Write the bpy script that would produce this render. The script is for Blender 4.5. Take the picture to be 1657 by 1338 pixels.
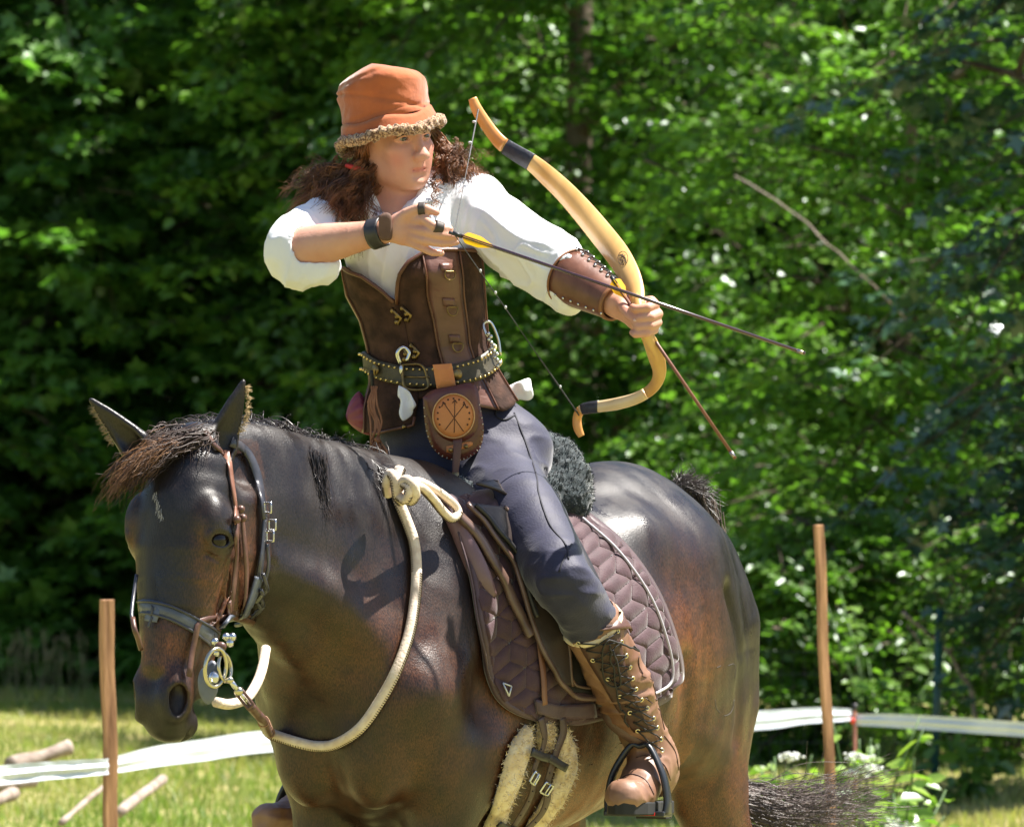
import bpy, math, random
import numpy as np
from mathutils import Vector, Matrix
from mathutils.bvhtree import BVHTree
random.seed(7)
RNG = np.random.default_rng(7)
for o in list(bpy.data.objects): bpy.data.objects.remove(o)
S = bpy.context.scene
# ------------------------------------------------------------------ camera, sky, sun, exposure
D, K, PH = 14.0, 750.0, (828.5, 669.0)      # metres to the rider, photo pixels per metre there, photo centre
CAMZ = 1.7
cam = bpy.data.cameras.new('camera'); co = bpy.data.objects.new('camera', cam)
S.collection.objects.link(co); S.camera = co
co.location = (0, -D, CAMZ); co.rotation_euler = (math.pi/2, 0, 0)
cam.sensor_width = 36; cam.lens = 36*D/(1657/K); cam.clip_start = 1; cam.clip_end = 800
cam.dof.use_dof = True; cam.dof.focus_distance = 13.6; cam.dof.aperture_fstop = 11
SUN = Vector((0.43, 0.12, 0.90)).normalized()
w = bpy.data.worlds.new('World'); S.world = w; w.use_nodes = True
nt = w.node_tree; sky = nt.nodes.new('ShaderNodeTexSky'); sky.sky_type = 'NISHITA'; sky.sun_disc = False
sky.sun_elevation = math.asin(SUN.z); sky.sun_rotation = math.atan2(SUN.x, SUN.y)
nt.links.new(sky.outputs[0], nt.nodes['Background'].inputs[0]); nt.nodes['Background'].inputs[1].default_value = 0.06
sl = bpy.data.lights.new('sun', 'SUN'); sl.energy = 5.0; sl.angle = math.radians(.6); sl.color = (1, .95, .87)
so = bpy.data.objects.new('sun', sl); S.collection.objects.link(so); so.location = (5, 2, 9)
so.rotation_euler = SUN.to_track_quat('Z', 'Y').to_euler()
S.view_settings.view_transform = 'Standard'; S.view_settings.look = 'None'
S.view_settings.exposure = 1.5; S.view_settings.gamma = 1; S.view_settings.use_curve_mapping = False
S.render.engine = 'CYCLES'

# ------------------------------------------------------------------ helpers
A = np.array
def nrm(v): v = A(v, float); return v/np.linalg.norm(v)
def P(px, py, y=0.0):                        # a point seen at photo pixel (px, py), y metres beyond the rider
    s = (D+y)/D/K
    return A([(px-PH[0])*s, y, CAMZ-(py-PH[1])*s])
def ray(px, py):
    return A([0, -D, CAMZ]), nrm(A([(px-PH[0])/K/D, 1, -(py-PH[1])/K/D]))
def smooth(pts, n):                          # Catmull-Rom through rows of numbers
    p = A(pts, float); m = len(p)
    if m < 3: 
        t = np.linspace(0, 1, n)[:, None]; return p[0]*(1-t)+p[-1]*t
    q = np.vstack([2*p[0]-p[1], p, 2*p[-1]-p[-2]])
    t = np.linspace(0, m-1-1e-9, n); i = t.astype(int); f = (t-i)[:, None]
    a, b, c, d = q[i], q[i+1], q[i+2], q[i+3]
    return .5*((2*b)+(-a+c)*f+(2*a-5*b+4*c-d)*f*f+(-a+3*b-3*c+d)*f**3)
def hsh(i, j, k):
    n = (i*73856093) ^ (j*19349663) ^ (k*83492791); n = (n ^ (n >> 13))*1274126177
    return ((n ^ (n >> 16)) & 0xffff)/65535.
def vn(p, f=1., seed=0):                     # value noise, -1..1
    p = A(p, float)*f+seed*17.3; i = np.floor(p).astype(np.int64); t = p-i; t = t*t*(3-2*t)
    r = 0
    for dx in (0, 1):
        for dy in (0, 1):
            for dz in (0, 1):
                wgt = (t[:, 0] if dx else 1-t[:, 0])*(t[:, 1] if dy else 1-t[:, 1])*(t[:, 2] if dz else 1-t[:, 2])
                r = r+wgt*hsh(i[:, 0]+dx, i[:, 1]+dy, i[:, 2]+dz)
    return r*2-1
# -- objects
def tag(o, label=None, cat=None, group=None, kind=None):
    if label: o['label'] = label
    if cat: o['category'] = cat
    if group: o['group'] = group
    if kind: o['kind'] = kind
    return o
def empty(name, loc, label, cat, group=None):
    o = bpy.data.objects.new(name, None); S.collection.objects.link(o); o.location = Vector(loc)
    return tag(o, label, cat, group)
def mesh(name, V, F, mat, parent=None, sm=True, base=None, attrs=None, solid=0, off=0, bev=0, sub=0):
    V = A(V, float)
    if parent is not None:
        b = Vector(parent.location); q = parent.parent
        while q is not None: b = b+Vector(q.location); q = q.parent
    else: b = Vector(base) if base is not None else Vector(V.mean(0))
    V = V-A(b)
    me = bpy.data.meshes.new(name)
    if isinstance(F, np.ndarray):
        n, k = F.shape
        me.vertices.add(len(V)); me.vertices.foreach_set('co', V.astype(np.float32).ravel())
        me.loops.add(n*k); me.loops.foreach_set('vertex_index', F.astype(np.int32).ravel())
        me.polygons.add(n); me.polygons.foreach_set('loop_start', np.arange(0, n*k, k, dtype=np.int32))
        me.update(calc_edges=True)
    else: me.from_pydata([tuple(v) for v in V], [], [tuple(f) for f in F])
    if sm: me.polygons.foreach_set('use_smooth', [True]*len(me.polygons))
    for an, (dom, arr) in (attrs or {}).items():
        a = me.attributes.new(an, 'FLOAT', dom); a.data.foreach_set('value', A(arr, np.float32))
    me.materials.append(mat)
    me.update()
    o = bpy.data.objects.new(name, me); S.collection.objects.link(o)
    if parent is not None: o.parent = parent
    else: o.location = b
    if solid: m = o.modifiers.new('s', 'SOLIDIFY'); m.thickness = solid; m.offset = off
    if sub: m = o.modifiers.new('u', 'SUBSURF'); m.levels = sub; m.render_levels = sub
    if bev: m = o.modifiers.new('b', 'BEVEL'); m.width = bev; m.segments = 2; m.limit_method = 'ANGLE'
    return o
class MB:                                    # collects shapes for ONE mesh
    def __init__(s): s.V = []; s.F = []; s.n = 0
    def add(s, V, F): s.V.append(A(V, float)); s.F += [tuple(int(i)+s.n for i in f) for f in F]; s.n += len(V); return s
    def tube(s, pts, r, n=8, flat=None, side=None, cap=True):
        pts = A(pts, float); m = len(pts); r = np.broadcast_to(A(r, float), (m,)); T = np.gradient(pts, axis=0)
        T /= np.linalg.norm(T, axis=1)[:, None]+1e-12
        ref = nrm(side) if side is not None else (A([0, 0, 1.]) if abs(T[0, 2]) < .9 else A([1., 0, 0]))
        V = []
        for i in range(m):
            a = ref-T[i]*ref.dot(T[i]); a = nrm(a); b = np.cross(T[i], a)
            if side is None: ref = a
            th = np.arange(n)/n*2*math.pi
            fl = 1 if flat is None else flat
            V.append(pts[i]+r[i]*(np.cos(th)[:, None]*a+np.sin(th)[:, None]*b*fl))
        F = [(i*n+j, i*n+(j+1) % n, (i+1)*n+(j+1) % n, (i+1)*n+j) for i in range(m-1) for j in range(n)]
        if cap: F += [tuple(range(n))[::-1], tuple((m-1)*n+j for j in range(n))]
        return s.add(np.vstack(V), F)
    def ball(s, c, r, n=8, k=5, R=None):
        r = np.broadcast_to(A(r, float), (3,)); V = []
        for i in range(k+1):
            ph = math.pi*i/k
            for j in range(n):
                th = 2*math.pi*j/n; V.append([math.sin(ph)*math.cos(th), math.sin(ph)*math.sin(th), math.cos(ph)])
        V = A(V)*r
        if R is not None: V = V@A(R)
        F = [(i*n+j, (i+1)*n+j, (i+1)*n+(j+1) % n, i*n+(j+1) % n) for i in range(k) for j in range(n)]
        return s.add(V+A(c), F)
    def box(s, c, h, R=None):
        V = A([[x, y, z] for x in (-1, 1) for y in (-1, 1) for z in (-1, 1)], float)*A(h)
        if R is not None: V = V@A(R)
        return s.add(V+A(c), [(0, 1, 3, 2), (4, 6, 7, 5), (0, 4, 5, 1), (2, 3, 7, 6), (0, 2, 6, 4), (1, 5, 7, 3)])
    def build(s, name, mat, parent=None, **kw):
        return mesh(name, np.vstack(s.V), s.F, mat, parent, **kw)
# -- implicit shapes: rounded primitives blended smoothly, then polygonised (surface nets)
def E(c, r, R=None, k=.03, op=1): return dict(t='E', c=A(c, float), r=np.broadcast_to(A(r, float), (3,)), R=None if R is None else A(R, float), k=k, op=op)
def T(pts, rs, rt=None, side=(0, 0, 1), k=.03, op=1, n=0):
    pts = A(pts, float); m = len(pts); rs = np.broadcast_to(A(rs, float), (m,)); rt = rs if rt is None else np.broadcast_to(A(rt, float), (m,))
    if n: q = smooth(np.column_stack([pts, rs, rt]), n); pts, rs, rt = q[:, :3], q[:, 3], q[:, 4]
    return dict(t='T', p=pts, rs=rs, rt=rt, side=nrm(side), k=k, op=op)
def pd(pr, X):
    if pr['t'] == 'E':
        q = X-pr['c']
        if pr['R'] is not None: q = q@pr['R'].T
        a = q/pr['r']; k0 = np.sqrt((a*a).sum(1))+1e-9; b = a/pr['r']; k1 = np.sqrt((b*b).sum(1))+1e-9
        return k0*(k0-1)/k1
    p, rs, rt, sd = pr['p'], pr['rs'], pr['rt'], pr['side']
    best = np.full(len(X), 1e9); out = np.zeros(len(X))
    for i in range(len(p)-1):
        a, b = p[i], p[i+1]; ab = b-a; L = ab.dot(ab)+1e-12
        t = np.clip((X-a)@ab/L, 0, 1); r = X-(a+t[:, None]*ab); d2 = (r*r).sum(1)
        tg = ab/math.sqrt(L); s1 = sd-tg*sd.dot(tg); s1 = nrm(s1) if np.linalg.norm(s1) > .05 else nrm(np.cross(tg, [.31, .2, .9])); s2 = np.cross(tg, s1)
        A1 = rs[i]*(1-t)+rs[i+1]*t; A2 = rt[i]*(1-t)+rt[i+1]*t; A3 = np.minimum(A1, A2)
        x, y, z = r@s1/A1, r@s2/A2, r@tg/A3
        k0 = np.sqrt(x*x+y*y+z*z)+1e-9; k1 = np.sqrt((x/A1)**2+(y/A2)**2+(z/A3)**2)+1e-9
        d = k0*(k0-1)/k1
        m = d < best; best = np.where(m, d, best)
    return best
def pbb(pr):
    if pr['t'] == 'E':
        r = pr['r'] if pr['R'] is None else np.full(3, pr['r'].max()); return pr['c']-r, pr['c']+r
    R = np.maximum(pr['rs'], pr['rt'])[:, None]; return (pr['p']-R).min(0), (pr['p']+R).max(0)
def field(prims, X, band):
    d = np.full(len(X), .5)
    for pr in prims:
        lo, hi = pbb(pr); m = pr['k']+band
        I = np.nonzero(((X > lo-m) & (X < hi+m)).all(1))[0]
        if not len(I): continue
        e = pd(pr, X[I]); o = d[I]; k = pr['k']
        if pr['op'] == 1:
            h = np.maximum(k-np.abs(o-e), 0)/k; d[I] = np.minimum(o, e)-h*h*k*.25
        else:
            h = np.maximum(k-np.abs(o+e), 0)/k; d[I] = np.maximum(o, -e)+h*h*k*.25
    return d
def axis(segs):                              # [(end, step), ...] from a start -> rectilinear coordinates
    x = [segs[0]]
    for e, st in segs[1:]:
        n = max(1, int(round((e-x[-1])/st))); x += list(np.linspace(x[-1], e, n+1)[1:])
    return A(x)
def polyg(prims, xs, ys, zs, cf=4, extra=None):
    n = [len(xs), len(ys), len(zs)]
    cx, cy, cz = xs[::cf], ys[::cf], zs[::cf]
    G = np.stack(np.meshgrid(cx, cy, cz, indexing='ij'), -1).reshape(-1, 3)
    st = max(np.diff(xs).max(), np.diff(ys).max(), np.diff(zs).max())*cf
    C = field(prims, G, st*2.2).reshape(len(cx), len(cy), len(cz))
    ix = [np.minimum(np.rint(np.arange(m)/cf).astype(int), c-1) for m, c in zip(n, C.shape)]
    F = C[np.ix_(*ix)].astype(np.float32)
    near = np.argwhere(np.abs(F) < st*1.25)
    X = np.column_stack([xs[near[:, 0]], ys[near[:, 1]], zs[near[:, 2]]])
    d = field(prims, X, st*1.0)
    if extra is not None: d = d+extra(X)
    F[near[:, 0], near[:, 1], near[:, 2]] = d
    F[0], F[-1], F[:, 0], F[:, -1], F[:, :, 0], F[:, :, -1] = (1,)*6
    s = F < 0
    c = np.zeros(tuple(m-1 for m in n), np.int8)
    for a in (0, 1):
        for b in (0, 1):
            for e in (0, 1): c += s[a:n[0]-1+a, b:n[1]-1+b, e:n[2]-1+e]
    act = np.argwhere((c > 0) & (c < 8)); idx = np.full(c.shape, -1, np.int32); idx[tuple(act.T)] = np.arange(len(act))
    V = np.zeros((len(act), 3)); W = np.zeros(len(act)); co_ = (xs, ys, zs)
    for ax in range(3):
        o1, o2 = [q for q in range(3) if q != ax]
        for a in (0, 1):
            for b in (0, 1):
                p0 = act.copy(); p0[:, o1] += a; p0[:, o2] += b; p1 = p0.copy(); p1[:, ax] += 1
                f0 = F[tuple(p0.T)]; f1 = F[tuple(p1.T)]; m = (f0 < 0) != (f1 < 0)
                t = np.where(m, f0/(f0-f1+1e-12), 0)
                Q = np.column_stack([co_[q][p0[:, q]] for q in range(3)]); Q1 = co_[ax][p1[:, ax]]
                Q[:, ax] = Q[:, ax]*(1-t)+Q1*t
                V += Q*m[:, None]; W += m
    V /= W[:, None]
    faces = []
    for ax in range(3):
        o1, o2 = (ax+1) % 3, (ax+2) % 3
        sl0 = [slice(None)]*3; sl1 = [slice(None)]*3; sl0[ax] = slice(0, -1); sl1[ax] = slice(1, None)
        e = np.argwhere(s[tuple(sl0)] != s[tuple(sl1)]); e = e[(e[:, o1] > 0) & (e[:, o2] > 0)]
        inside = s[tuple(e.T)]
        q = []
        for a, b in ((0, 0), (1, 0), (1, 1), (0, 1)):
            g = e.copy(); g[:, o1] -= a; g[:, o2] -= b; q.append(idx[tuple(np.minimum(g, A(c.shape)-1).T)])
        q = np.column_stack(q); q = np.where(inside[:, None], q, q[:, ::-1]); faces.append(q)
    Fc = np.vstack(faces); return V, Fc[(Fc >= 0).all(1)]
def gax(lo, hi, h): return [np.arange(a, b+h, h) for a, b in zip(lo, hi)]
def auto(prims, h, pad=.03, **kw):
    b = [pbb(p) for p in prims if p['op'] == 1]; lo = np.min([x[0] for x in b], 0)-pad; hi = np.max([x[1] for x in b], 0)+pad
    return polyg(prims, *gax(lo, hi, h), **kw)
def vnormals(V, F):
    n = np.zeros_like(V); a = np.cross(V[F[:, 1]]-V[F[:, 0]], V[F[:, 2]]-V[F[:, 0]])
    for i in range(F.shape[1]): np.add.at(n, F[:, i], a)
    return n/(np.linalg.norm(n, axis=1)[:, None]+1e-12)
# -- materials
MATS = {}
def mat(name, col, rough=.6, col2=None, scale=20, bump=0, bscale=None, metal=0, sheen=0, coat=0, spec=.5, detail=4, attr=None, stretch=None, sub=0, mixlo=.35, mixhi=.65, col3=None):
    if name in MATS: return MATS[name]
    m = bpy.data.materials.new(name); m.use_nodes = True; N = m.node_tree.nodes; L = m.node_tree.links; b = N['Principled BSDF']
    b.inputs['Base Color'].default_value = (*col, 1); b.inputs['Roughness'].default_value = rough
    b.inputs['Metallic'].default_value = metal; b.inputs['Specular IOR Level'].default_value = spec
    if sheen: b.inputs['Sheen Weight'].default_value = sheen; b.inputs['Sheen Roughness'].default_value = .4
    if coat: b.inputs['Coat Weight'].default_value = coat; b.inputs['Coat Roughness'].default_value = .25
    if sub: b.inputs['Subsurface Weight'].default_value = sub; b.inputs['Subsurface Radius'].default_value = (.012, .005, .003); b.inputs['Subsurface Scale'].default_value = 1
    tc = N.new('ShaderNodeTexCoord'); mp = N.new('ShaderNodeMapping'); L.new(tc.outputs['Object'], mp.inputs[0])
    if stretch: mp.inputs['Scale'].default_value = stretch
    out = None
    if col2 is not None:
        no = N.new('ShaderNodeTexNoise'); no.inputs['Scale'].default_value = scale; no.inputs['Detail'].default_value = detail; L.new(mp.outputs[0], no.inputs[0])
        r = N.new('ShaderNodeValToRGB'); r.color_ramp.elements[0].position = mixlo; r.color_ramp.elements[1].position = mixhi
        r.color_ramp.elements[0].color = (*col, 1); r.color_ramp.elements[1].color = (*col2, 1); L.new(no.outputs[0], r.inputs[0]); out = r.outputs[0]
    if attr:
        at = N.new('ShaderNodeAttribute'); at.attribute_name = attr; mx = N.new('ShaderNodeMix'); mx.data_type = 'RGBA'
        L.new(at.outputs['Fac'], mx.inputs['Factor'])
        if out: L.new(out, mx.inputs[6])
        else: mx.inputs[6].default_value = (*col, 1)
        mx.inputs[7].default_value = (*(col3 or (1, 1, 1)), 1); out = mx.outputs[2]
    if out: L.new(out, b.inputs['Base Color'])
    if bump:
        nb = N.new('ShaderNodeTexNoise'); nb.inputs['Scale'].default_value = bscale or scale*3; nb.inputs['Detail'].default_value = 3; L.new(mp.outputs[0], nb.inputs[0])
        bp = N.new('ShaderNodeBump'); bp.inputs['Strength'].default_value = bump; bp.inputs['Distance'].default_value = .003
        L.new(nb.outputs[0], bp.inputs['Height']); L.new(bp.outputs[0], b.inputs['Normal'])
    MATS[name] = m; return m
def leafmat(name, dark, light, trans=.35, rough=.4, gloss=.08):
    m = bpy.data.materials.new(name); m.use_nodes = True; N = m.node_tree.nodes; L = m.node_tree.links; N.clear()
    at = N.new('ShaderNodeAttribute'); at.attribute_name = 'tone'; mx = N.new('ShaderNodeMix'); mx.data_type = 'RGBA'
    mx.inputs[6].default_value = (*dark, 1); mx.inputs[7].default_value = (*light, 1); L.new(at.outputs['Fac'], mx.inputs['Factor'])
    d = N.new('ShaderNodeBsdfDiffuse'); t = N.new('ShaderNodeBsdfTranslucent'); g = N.new('ShaderNodeBsdfGlossy'); g.inputs['Roughness'].default_value = rough
    br = N.new('ShaderNodeMix'); br.data_type = 'RGBA'; br.blend_type = 'MULTIPLY'; br.inputs[0].default_value = 1; br.inputs[7].default_value = (1.15, 1.5, .6, 1)
    L.new(mx.outputs[2], br.inputs[6]); L.new(mx.outputs[2], d.inputs[0]); L.new(br.outputs[2], t.inputs[0]); g.inputs[0].default_value = (.9, .95, 1, 1)
    a = N.new('ShaderNodeMixShader'); a.inputs[0].default_value = trans; L.new(d.outputs[0], a.inputs[1]); L.new(t.outputs[0], a.inputs[2])
    b = N.new('ShaderNodeMixShader'); b.inputs[0].default_value = gloss; L.new(a.outputs[0], b.inputs[1]); L.new(g.outputs[0], b.inputs[2])
    o = N.new('ShaderNodeOutputMaterial'); L.new(b.outputs[0], o.inputs[0]); MATS[name] = m; return m
# ------------------------------------------------------------------ ground, wood edge, trees
def gz(x, y):                                # height of the ground
    x = A(x, float); y = A(y, float)
    left = np.clip((1-x)/3, 0, 1)
    z = .10*np.clip((y-14)/10, 0, 1)*left + .05*np.sin(x*1.1+y*.3)*np.clip((y-8)/6, 0, 1)
    z = z-.55*(1-left)*0 + np.clip((y-31)/60, 0, 1)*26
    return z
xs = np.concatenate([np.linspace(-300, -14, 14), np.linspace(-12, 12, 97), np.linspace(14, 300, 14)])
ys = np.concatenate([np.linspace(-40, 4, 14), np.linspace(5, 34, 117), np.linspace(36, 420, 26)])
X, Y = np.meshgrid(xs, ys, indexing='ij'); Z = gz(X, Y)
V = np.column_stack([X.ravel(), Y.ravel(), Z.ravel()]); V[:, 2] += .012*vn(V*A([1, 1, 0]), 1.7, 3)
i = np.arange(X.size).reshape(X.shape); F = np.stack([i[:-1, :-1], i[1:, :-1], i[1:, 1:], i[:-1, 1:]], -1).reshape(-1, 4)
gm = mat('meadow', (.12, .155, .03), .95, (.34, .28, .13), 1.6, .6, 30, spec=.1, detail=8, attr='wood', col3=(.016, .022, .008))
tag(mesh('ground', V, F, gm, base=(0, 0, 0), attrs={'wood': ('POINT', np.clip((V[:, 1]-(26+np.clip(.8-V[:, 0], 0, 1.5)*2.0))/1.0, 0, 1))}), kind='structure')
def VF(lst): return np.vstack(lst)
# grass blades where the meadow shows, tall seed heads at the edge of the wood
n = 120000
gx = RNG.uniform(-6.5, 5.5, n); gy = 11.5+RNG.uniform(0, 1, n)**1.2*16.5; gx = np.where(gy > 25, gx, gx)
keep = (gx < .2) | (gy < 18.5); gx, gy = gx[keep], gy[keep]; n = len(gx)
hgt = RNG.uniform(.025, .075, n)*(1+.7*vn(np.column_stack([gx, gy, gx*0]), 1.3, 9)); an = RNG.uniform(0, 6.28, n); lean = RNG.normal(0, .35, (n, 2))*hgt[:, None]
wd = RNG.uniform(.0025, .005, n); bz = gz(gx, gy)
B = np.column_stack([gx, gy, bz]); dv = np.column_stack([np.cos(an)*wd, np.sin(an)*wd, 0*wd]); tp = B+np.column_stack([lean, hgt]); md = B+np.column_stack([lean*.35, hgt*.6])
V = np.stack([B-dv, B+dv, md+dv*.7, md-dv*.7, tp], 1).reshape(-1, 3); b = np.arange(n)[:, None]*5
F3 = np.vstack([b+[0, 1, 2], b+[0, 2, 3], b+[3, 2, 4]])
tone = np.repeat(np.clip(.5+.5*vn(B, .9, 4)+RNG.normal(0, .22, n), 0, 1), 5)
gmat = leafmat('grass_blade', (.15, .24, .035), (.42, .36, .15), .35, .5, .03)
tag(mesh('short_grass', V, F3, gmat, base=(0, 0, 0), attrs={'tone': ('POINT', tone)}), 'short sunlit grass patched with dry straw colour', 'grass', kind='stuff')

# leaves ------------------------------------------------------------
def leaf_tpl(kind):
    if kind == 'oval':
        V = A([[0, 0, 0], [.28, .30, .07], [.24, .70, .05], [0, 1, -.06], [-.24, .70, .05], [-.28, .30, .07]]); F = [(0, 1, 2, 3), (0, 3, 4, 5)]
    else:                                    # five lobes
        V = A([[0, 0, 0], [.42, -.05, .03], [.26, .25, .05], [.62, .48, -.03], [.22, .58, .05], [0, 1.05, -.05], [-.22, .58, .05], [-.62, .48, -.03], [-.26, .25, .05], [-.42, -.05, .03]])
        F = [(0, 1, 2, 2), (0, 2, 3, 4), (0, 4, 5, 6), (0, 6, 7, 8), (0, 8, 9, 9)]
    return V, F
def leaves(pos, ydir, nor, size, kind, tone):
    V0, F0 = leaf_tpl(kind); n = len(pos)
    y = ydir/np.linalg.norm(ydir, axis=1)[:, None]; x = np.cross(y, nor); x /= np.linalg.norm(x, axis=1)[:, None]+1e-9; z = np.cross(x, y)
    V = pos[:, None]+size[:, None, None]*(V0[None, :, :1]*x[:, None]+V0[None, :, 1:2]*y[:, None]+V0[None, :, 2:]*z[:, None])
    F3 = []
    for f in F0:
        F3.append((f[0], f[1], f[2]))
        if f[3] != f[2]: F3.append((f[0], f[2], f[3]))
    F = (np.arange(n)[:, None, None]*len(V0)+A(F3)[None]).reshape(-1, 3)
    return V.reshape(-1, 3), F, np.repeat(tone, len(V0))
def spray(rng, p0, d, L, nleaf, size, droop, wide, base_tone, kind):
    """one leafy branch lying roughly flat: leaves along it and its side twigs"""
    d = nrm(d); lat = nrm(np.cross(d, [0, 0, 1.])); up = np.cross(lat, d); up = up if up[2] > 0 else -up
    s = rng.uniform(.05, 1, nleaf)**.8; sg = rng.choice([-1, 1], nleaf); q = rng.uniform(0, 1, nleaf)
    wdt = wide*L*np.sin(np.clip(s*.85+.15, 0, 1)*math.pi)**.7; off = sg*q*wdt
    pos = p0+np.outer(s*L, d)+np.outer(off, lat)+np.outer(np.abs(off)*.35, d)
    pos[:, 2] -= droop*L*(s**2)+droop*.8*np.abs(off)
    pos += rng.normal(0, .018, pos.shape)
    yd = d*.55+np.outer(sg, lat)*rng.uniform(.2, 1, nleaf)[:, None]+rng.normal(0, .28, (nleaf, 3)); yd[:, 2] -= .25
    nn = up+rng.normal(0, .33, (nleaf, 3))
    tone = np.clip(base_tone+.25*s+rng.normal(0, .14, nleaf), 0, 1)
    sz = size*rng.uniform(.6, 1.15, nleaf)
    tw = [p0+d*L*t-A([0, 0, droop*L*t*t]) for t in (0, .35, .7, .98)]
    return pos, yd, nn, sz, tone, tw
def crown(seed, c, R, nsp, nleaf, size, kind, L=(.7, 1.3), droop=.25, wide=.35, zdense=1.6, tone=.4, front=.55, outward=.5, skirt=0.):
    """leaf and twig arrays of a whole crown around centre c with half sizes R"""
    rng = np.random.default_rng(seed); out = []; tws = MB()
    for i in range(nsp):
        th = rng.uniform(0, 2*math.pi)
        if rng.random() < front: th = rng.normal(-math.pi/2, .8)
        zz = rng.uniform(0, 1)**zdense; z = c[2]-R[2]+2*R[2]*zz
        prof = math.sin(math.pi*min(max(zz*.80+.16, 0), 1))**.6; rr = prof*rng.uniform(.35, 1)
        p0 = A([c[0]+R[0]*rr*math.cos(th), c[1]+R[1]*rr*math.sin(th), z])
        if p0[1] < c[1]: p0[1] -= skirt*(1-zz)*min(1, (c[1]-p0[1])/R[1]*2)
        d = nrm([math.cos(th)+rng.normal(0, .55), math.sin(th)+rng.normal(0, .55)-.1, rng.normal(.12, .25)])
        Ls = rng.uniform(*L); bt = tone+.34*float(vn(p0[None], 1.1, seed)[0])+rng.normal(0, .10)
        *a, tw = spray(rng, p0-d*Ls*outward, d, Ls, int(nleaf*rng.uniform(.6, 1.3)), size, droop*rng.uniform(.5, 1.5), wide, bt, kind)
        out.append(a); tws.tube(tw, [.009, .007, .005, .002], 3, cap=False)
    a = [np.concatenate([o[k] for o in out]) for k in range(5)]
    return leaves(a[0], a[1], a[2], a[3], kind, a[4]), tws
bark = mat('bark', (.055, .042, .03), .95, (.16, .13, .10), 9, .9, 40, spec=.1, stretch=(1, 1, .3))
LM = dict(soft=leafmat('lightened_green_leaf', (.048, .125, .024), (.17, .34, .06), .45, .35, .04),
          fresh=leafmat('fresh_green_leaf', (.045, .105, .015), (.20, .36, .06), .45, .35, .035),
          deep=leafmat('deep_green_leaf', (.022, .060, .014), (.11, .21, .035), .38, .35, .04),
          mid=leafmat('mid_green_leaf', (.035, .095, .017), (.18, .31, .045), .45, .35, .04),
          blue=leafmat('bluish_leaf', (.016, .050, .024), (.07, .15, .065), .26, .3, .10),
          lime=leafmat('lime_leaf', (.08, .16, .02), (.30, .42, .07), .45, .35, .06))
def tree(name, label, x, y, h, r, seed, m, nsp, nleaf, size, kind='oval', group=None, limbs=7, tr=.13, trunk_lean=(0, 0), low=.25, share=None, rot=0, cat='tree', **kw):
    zb = float(gz(x, y)); t = empty(name, (x, y, zb), label, cat, group)
    if share is not None:
        for ch in share.children:
            c_ = ch.copy(); S.collection.objects.link(c_); c_.parent = t; 
            c_.location = (0, 0, 0)
        t.rotation_euler = (0, 0, rot); return t
    rng = random.Random(seed); b = MB(); base = A([x, y, zb-.15])
    top = A([x+trunk_lean[0], y+trunk_lean[1], zb+h*.93])
    pts = smooth([base, base*.65+top*.35+A([rng.uniform(-.15, .15), rng.uniform(-.15, .15), 0]), base*.3+top*.7+A([rng.uniform(-.2, .2), 0, 0]), top], 12)
    b.tube(pts, np.linspace(tr, .02, 12)*np.r_[1.35, np.ones(11)], 9)
    for k in range(limbs):
        i = 1+int(k*9.5/limbs); a = rng.uniform(0, 6.28) if k % 2 else rng.gauss(-1.57, .8); L_ = r*rng.uniform(.6, .95)
        e = pts[i]+A([math.cos(a)*L_, math.sin(a)*L_, L_*rng.uniform(.15, .7)]); mm = (pts[i]+e)/2+A([0, 0, .12*L_])
        q = smooth([pts[i], mm, e], 7); b.tube(q, np.linspace(tr*.45, .012, 7), 6)
        for j in range(3):
            s_ = q[2+j]; e2 = s_+A([rng.uniform(-1, 1), rng.uniform(-1, .4), rng.uniform(-.2, .6)])*L_*.45; b.tube([s_, (s_+e2)/2+A([0, 0, .05]), e2], [.018, .013, .005], 4)
    b.build('trunk', bark, t)
    (V, F, tn), tw = crown(seed, (x, y, zb+low+(h-low)*.5), (r, r, (h-low)*.5), nsp, nleaf, size, kind, **kw)
    tw.build('twigs', bark, t); mesh('crown', V, F, LM[m], t, sm=False, attrs={'tone': ('POINT', tn)})
    return t
GRP = 'trees along the edge of the wood'
def z0(px, y): return (px-PH[0])*(D+y)/D/K       # world x of a photo column at depth y
# left maples: further away, leaf colour lightened to offset the weaker light
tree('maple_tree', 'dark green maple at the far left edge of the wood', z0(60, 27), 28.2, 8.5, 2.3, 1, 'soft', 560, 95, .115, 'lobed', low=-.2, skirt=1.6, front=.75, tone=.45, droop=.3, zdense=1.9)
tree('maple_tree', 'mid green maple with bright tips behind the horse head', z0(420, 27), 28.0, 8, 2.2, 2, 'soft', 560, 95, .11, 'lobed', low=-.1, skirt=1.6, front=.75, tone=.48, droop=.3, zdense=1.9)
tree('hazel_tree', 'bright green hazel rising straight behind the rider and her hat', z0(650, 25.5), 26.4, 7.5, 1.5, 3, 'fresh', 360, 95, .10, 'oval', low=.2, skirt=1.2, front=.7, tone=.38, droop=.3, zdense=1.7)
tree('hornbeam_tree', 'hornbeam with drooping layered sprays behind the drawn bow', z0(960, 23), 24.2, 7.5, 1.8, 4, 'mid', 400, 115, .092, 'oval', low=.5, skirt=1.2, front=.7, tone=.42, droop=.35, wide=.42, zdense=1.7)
tree('hornbeam_tree', 'tall hornbeam with slim dark stem and pale green sprays above the right stake', z0(1470, 19), 19.8, 7.5, 1.6, 5, 'fresh', 400, 115, .078, 'oval', low=.75, skirt=.9, front=.65, tone=.36, droop=.38, wide=.42, tr=.05, zdense=1.7)
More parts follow.
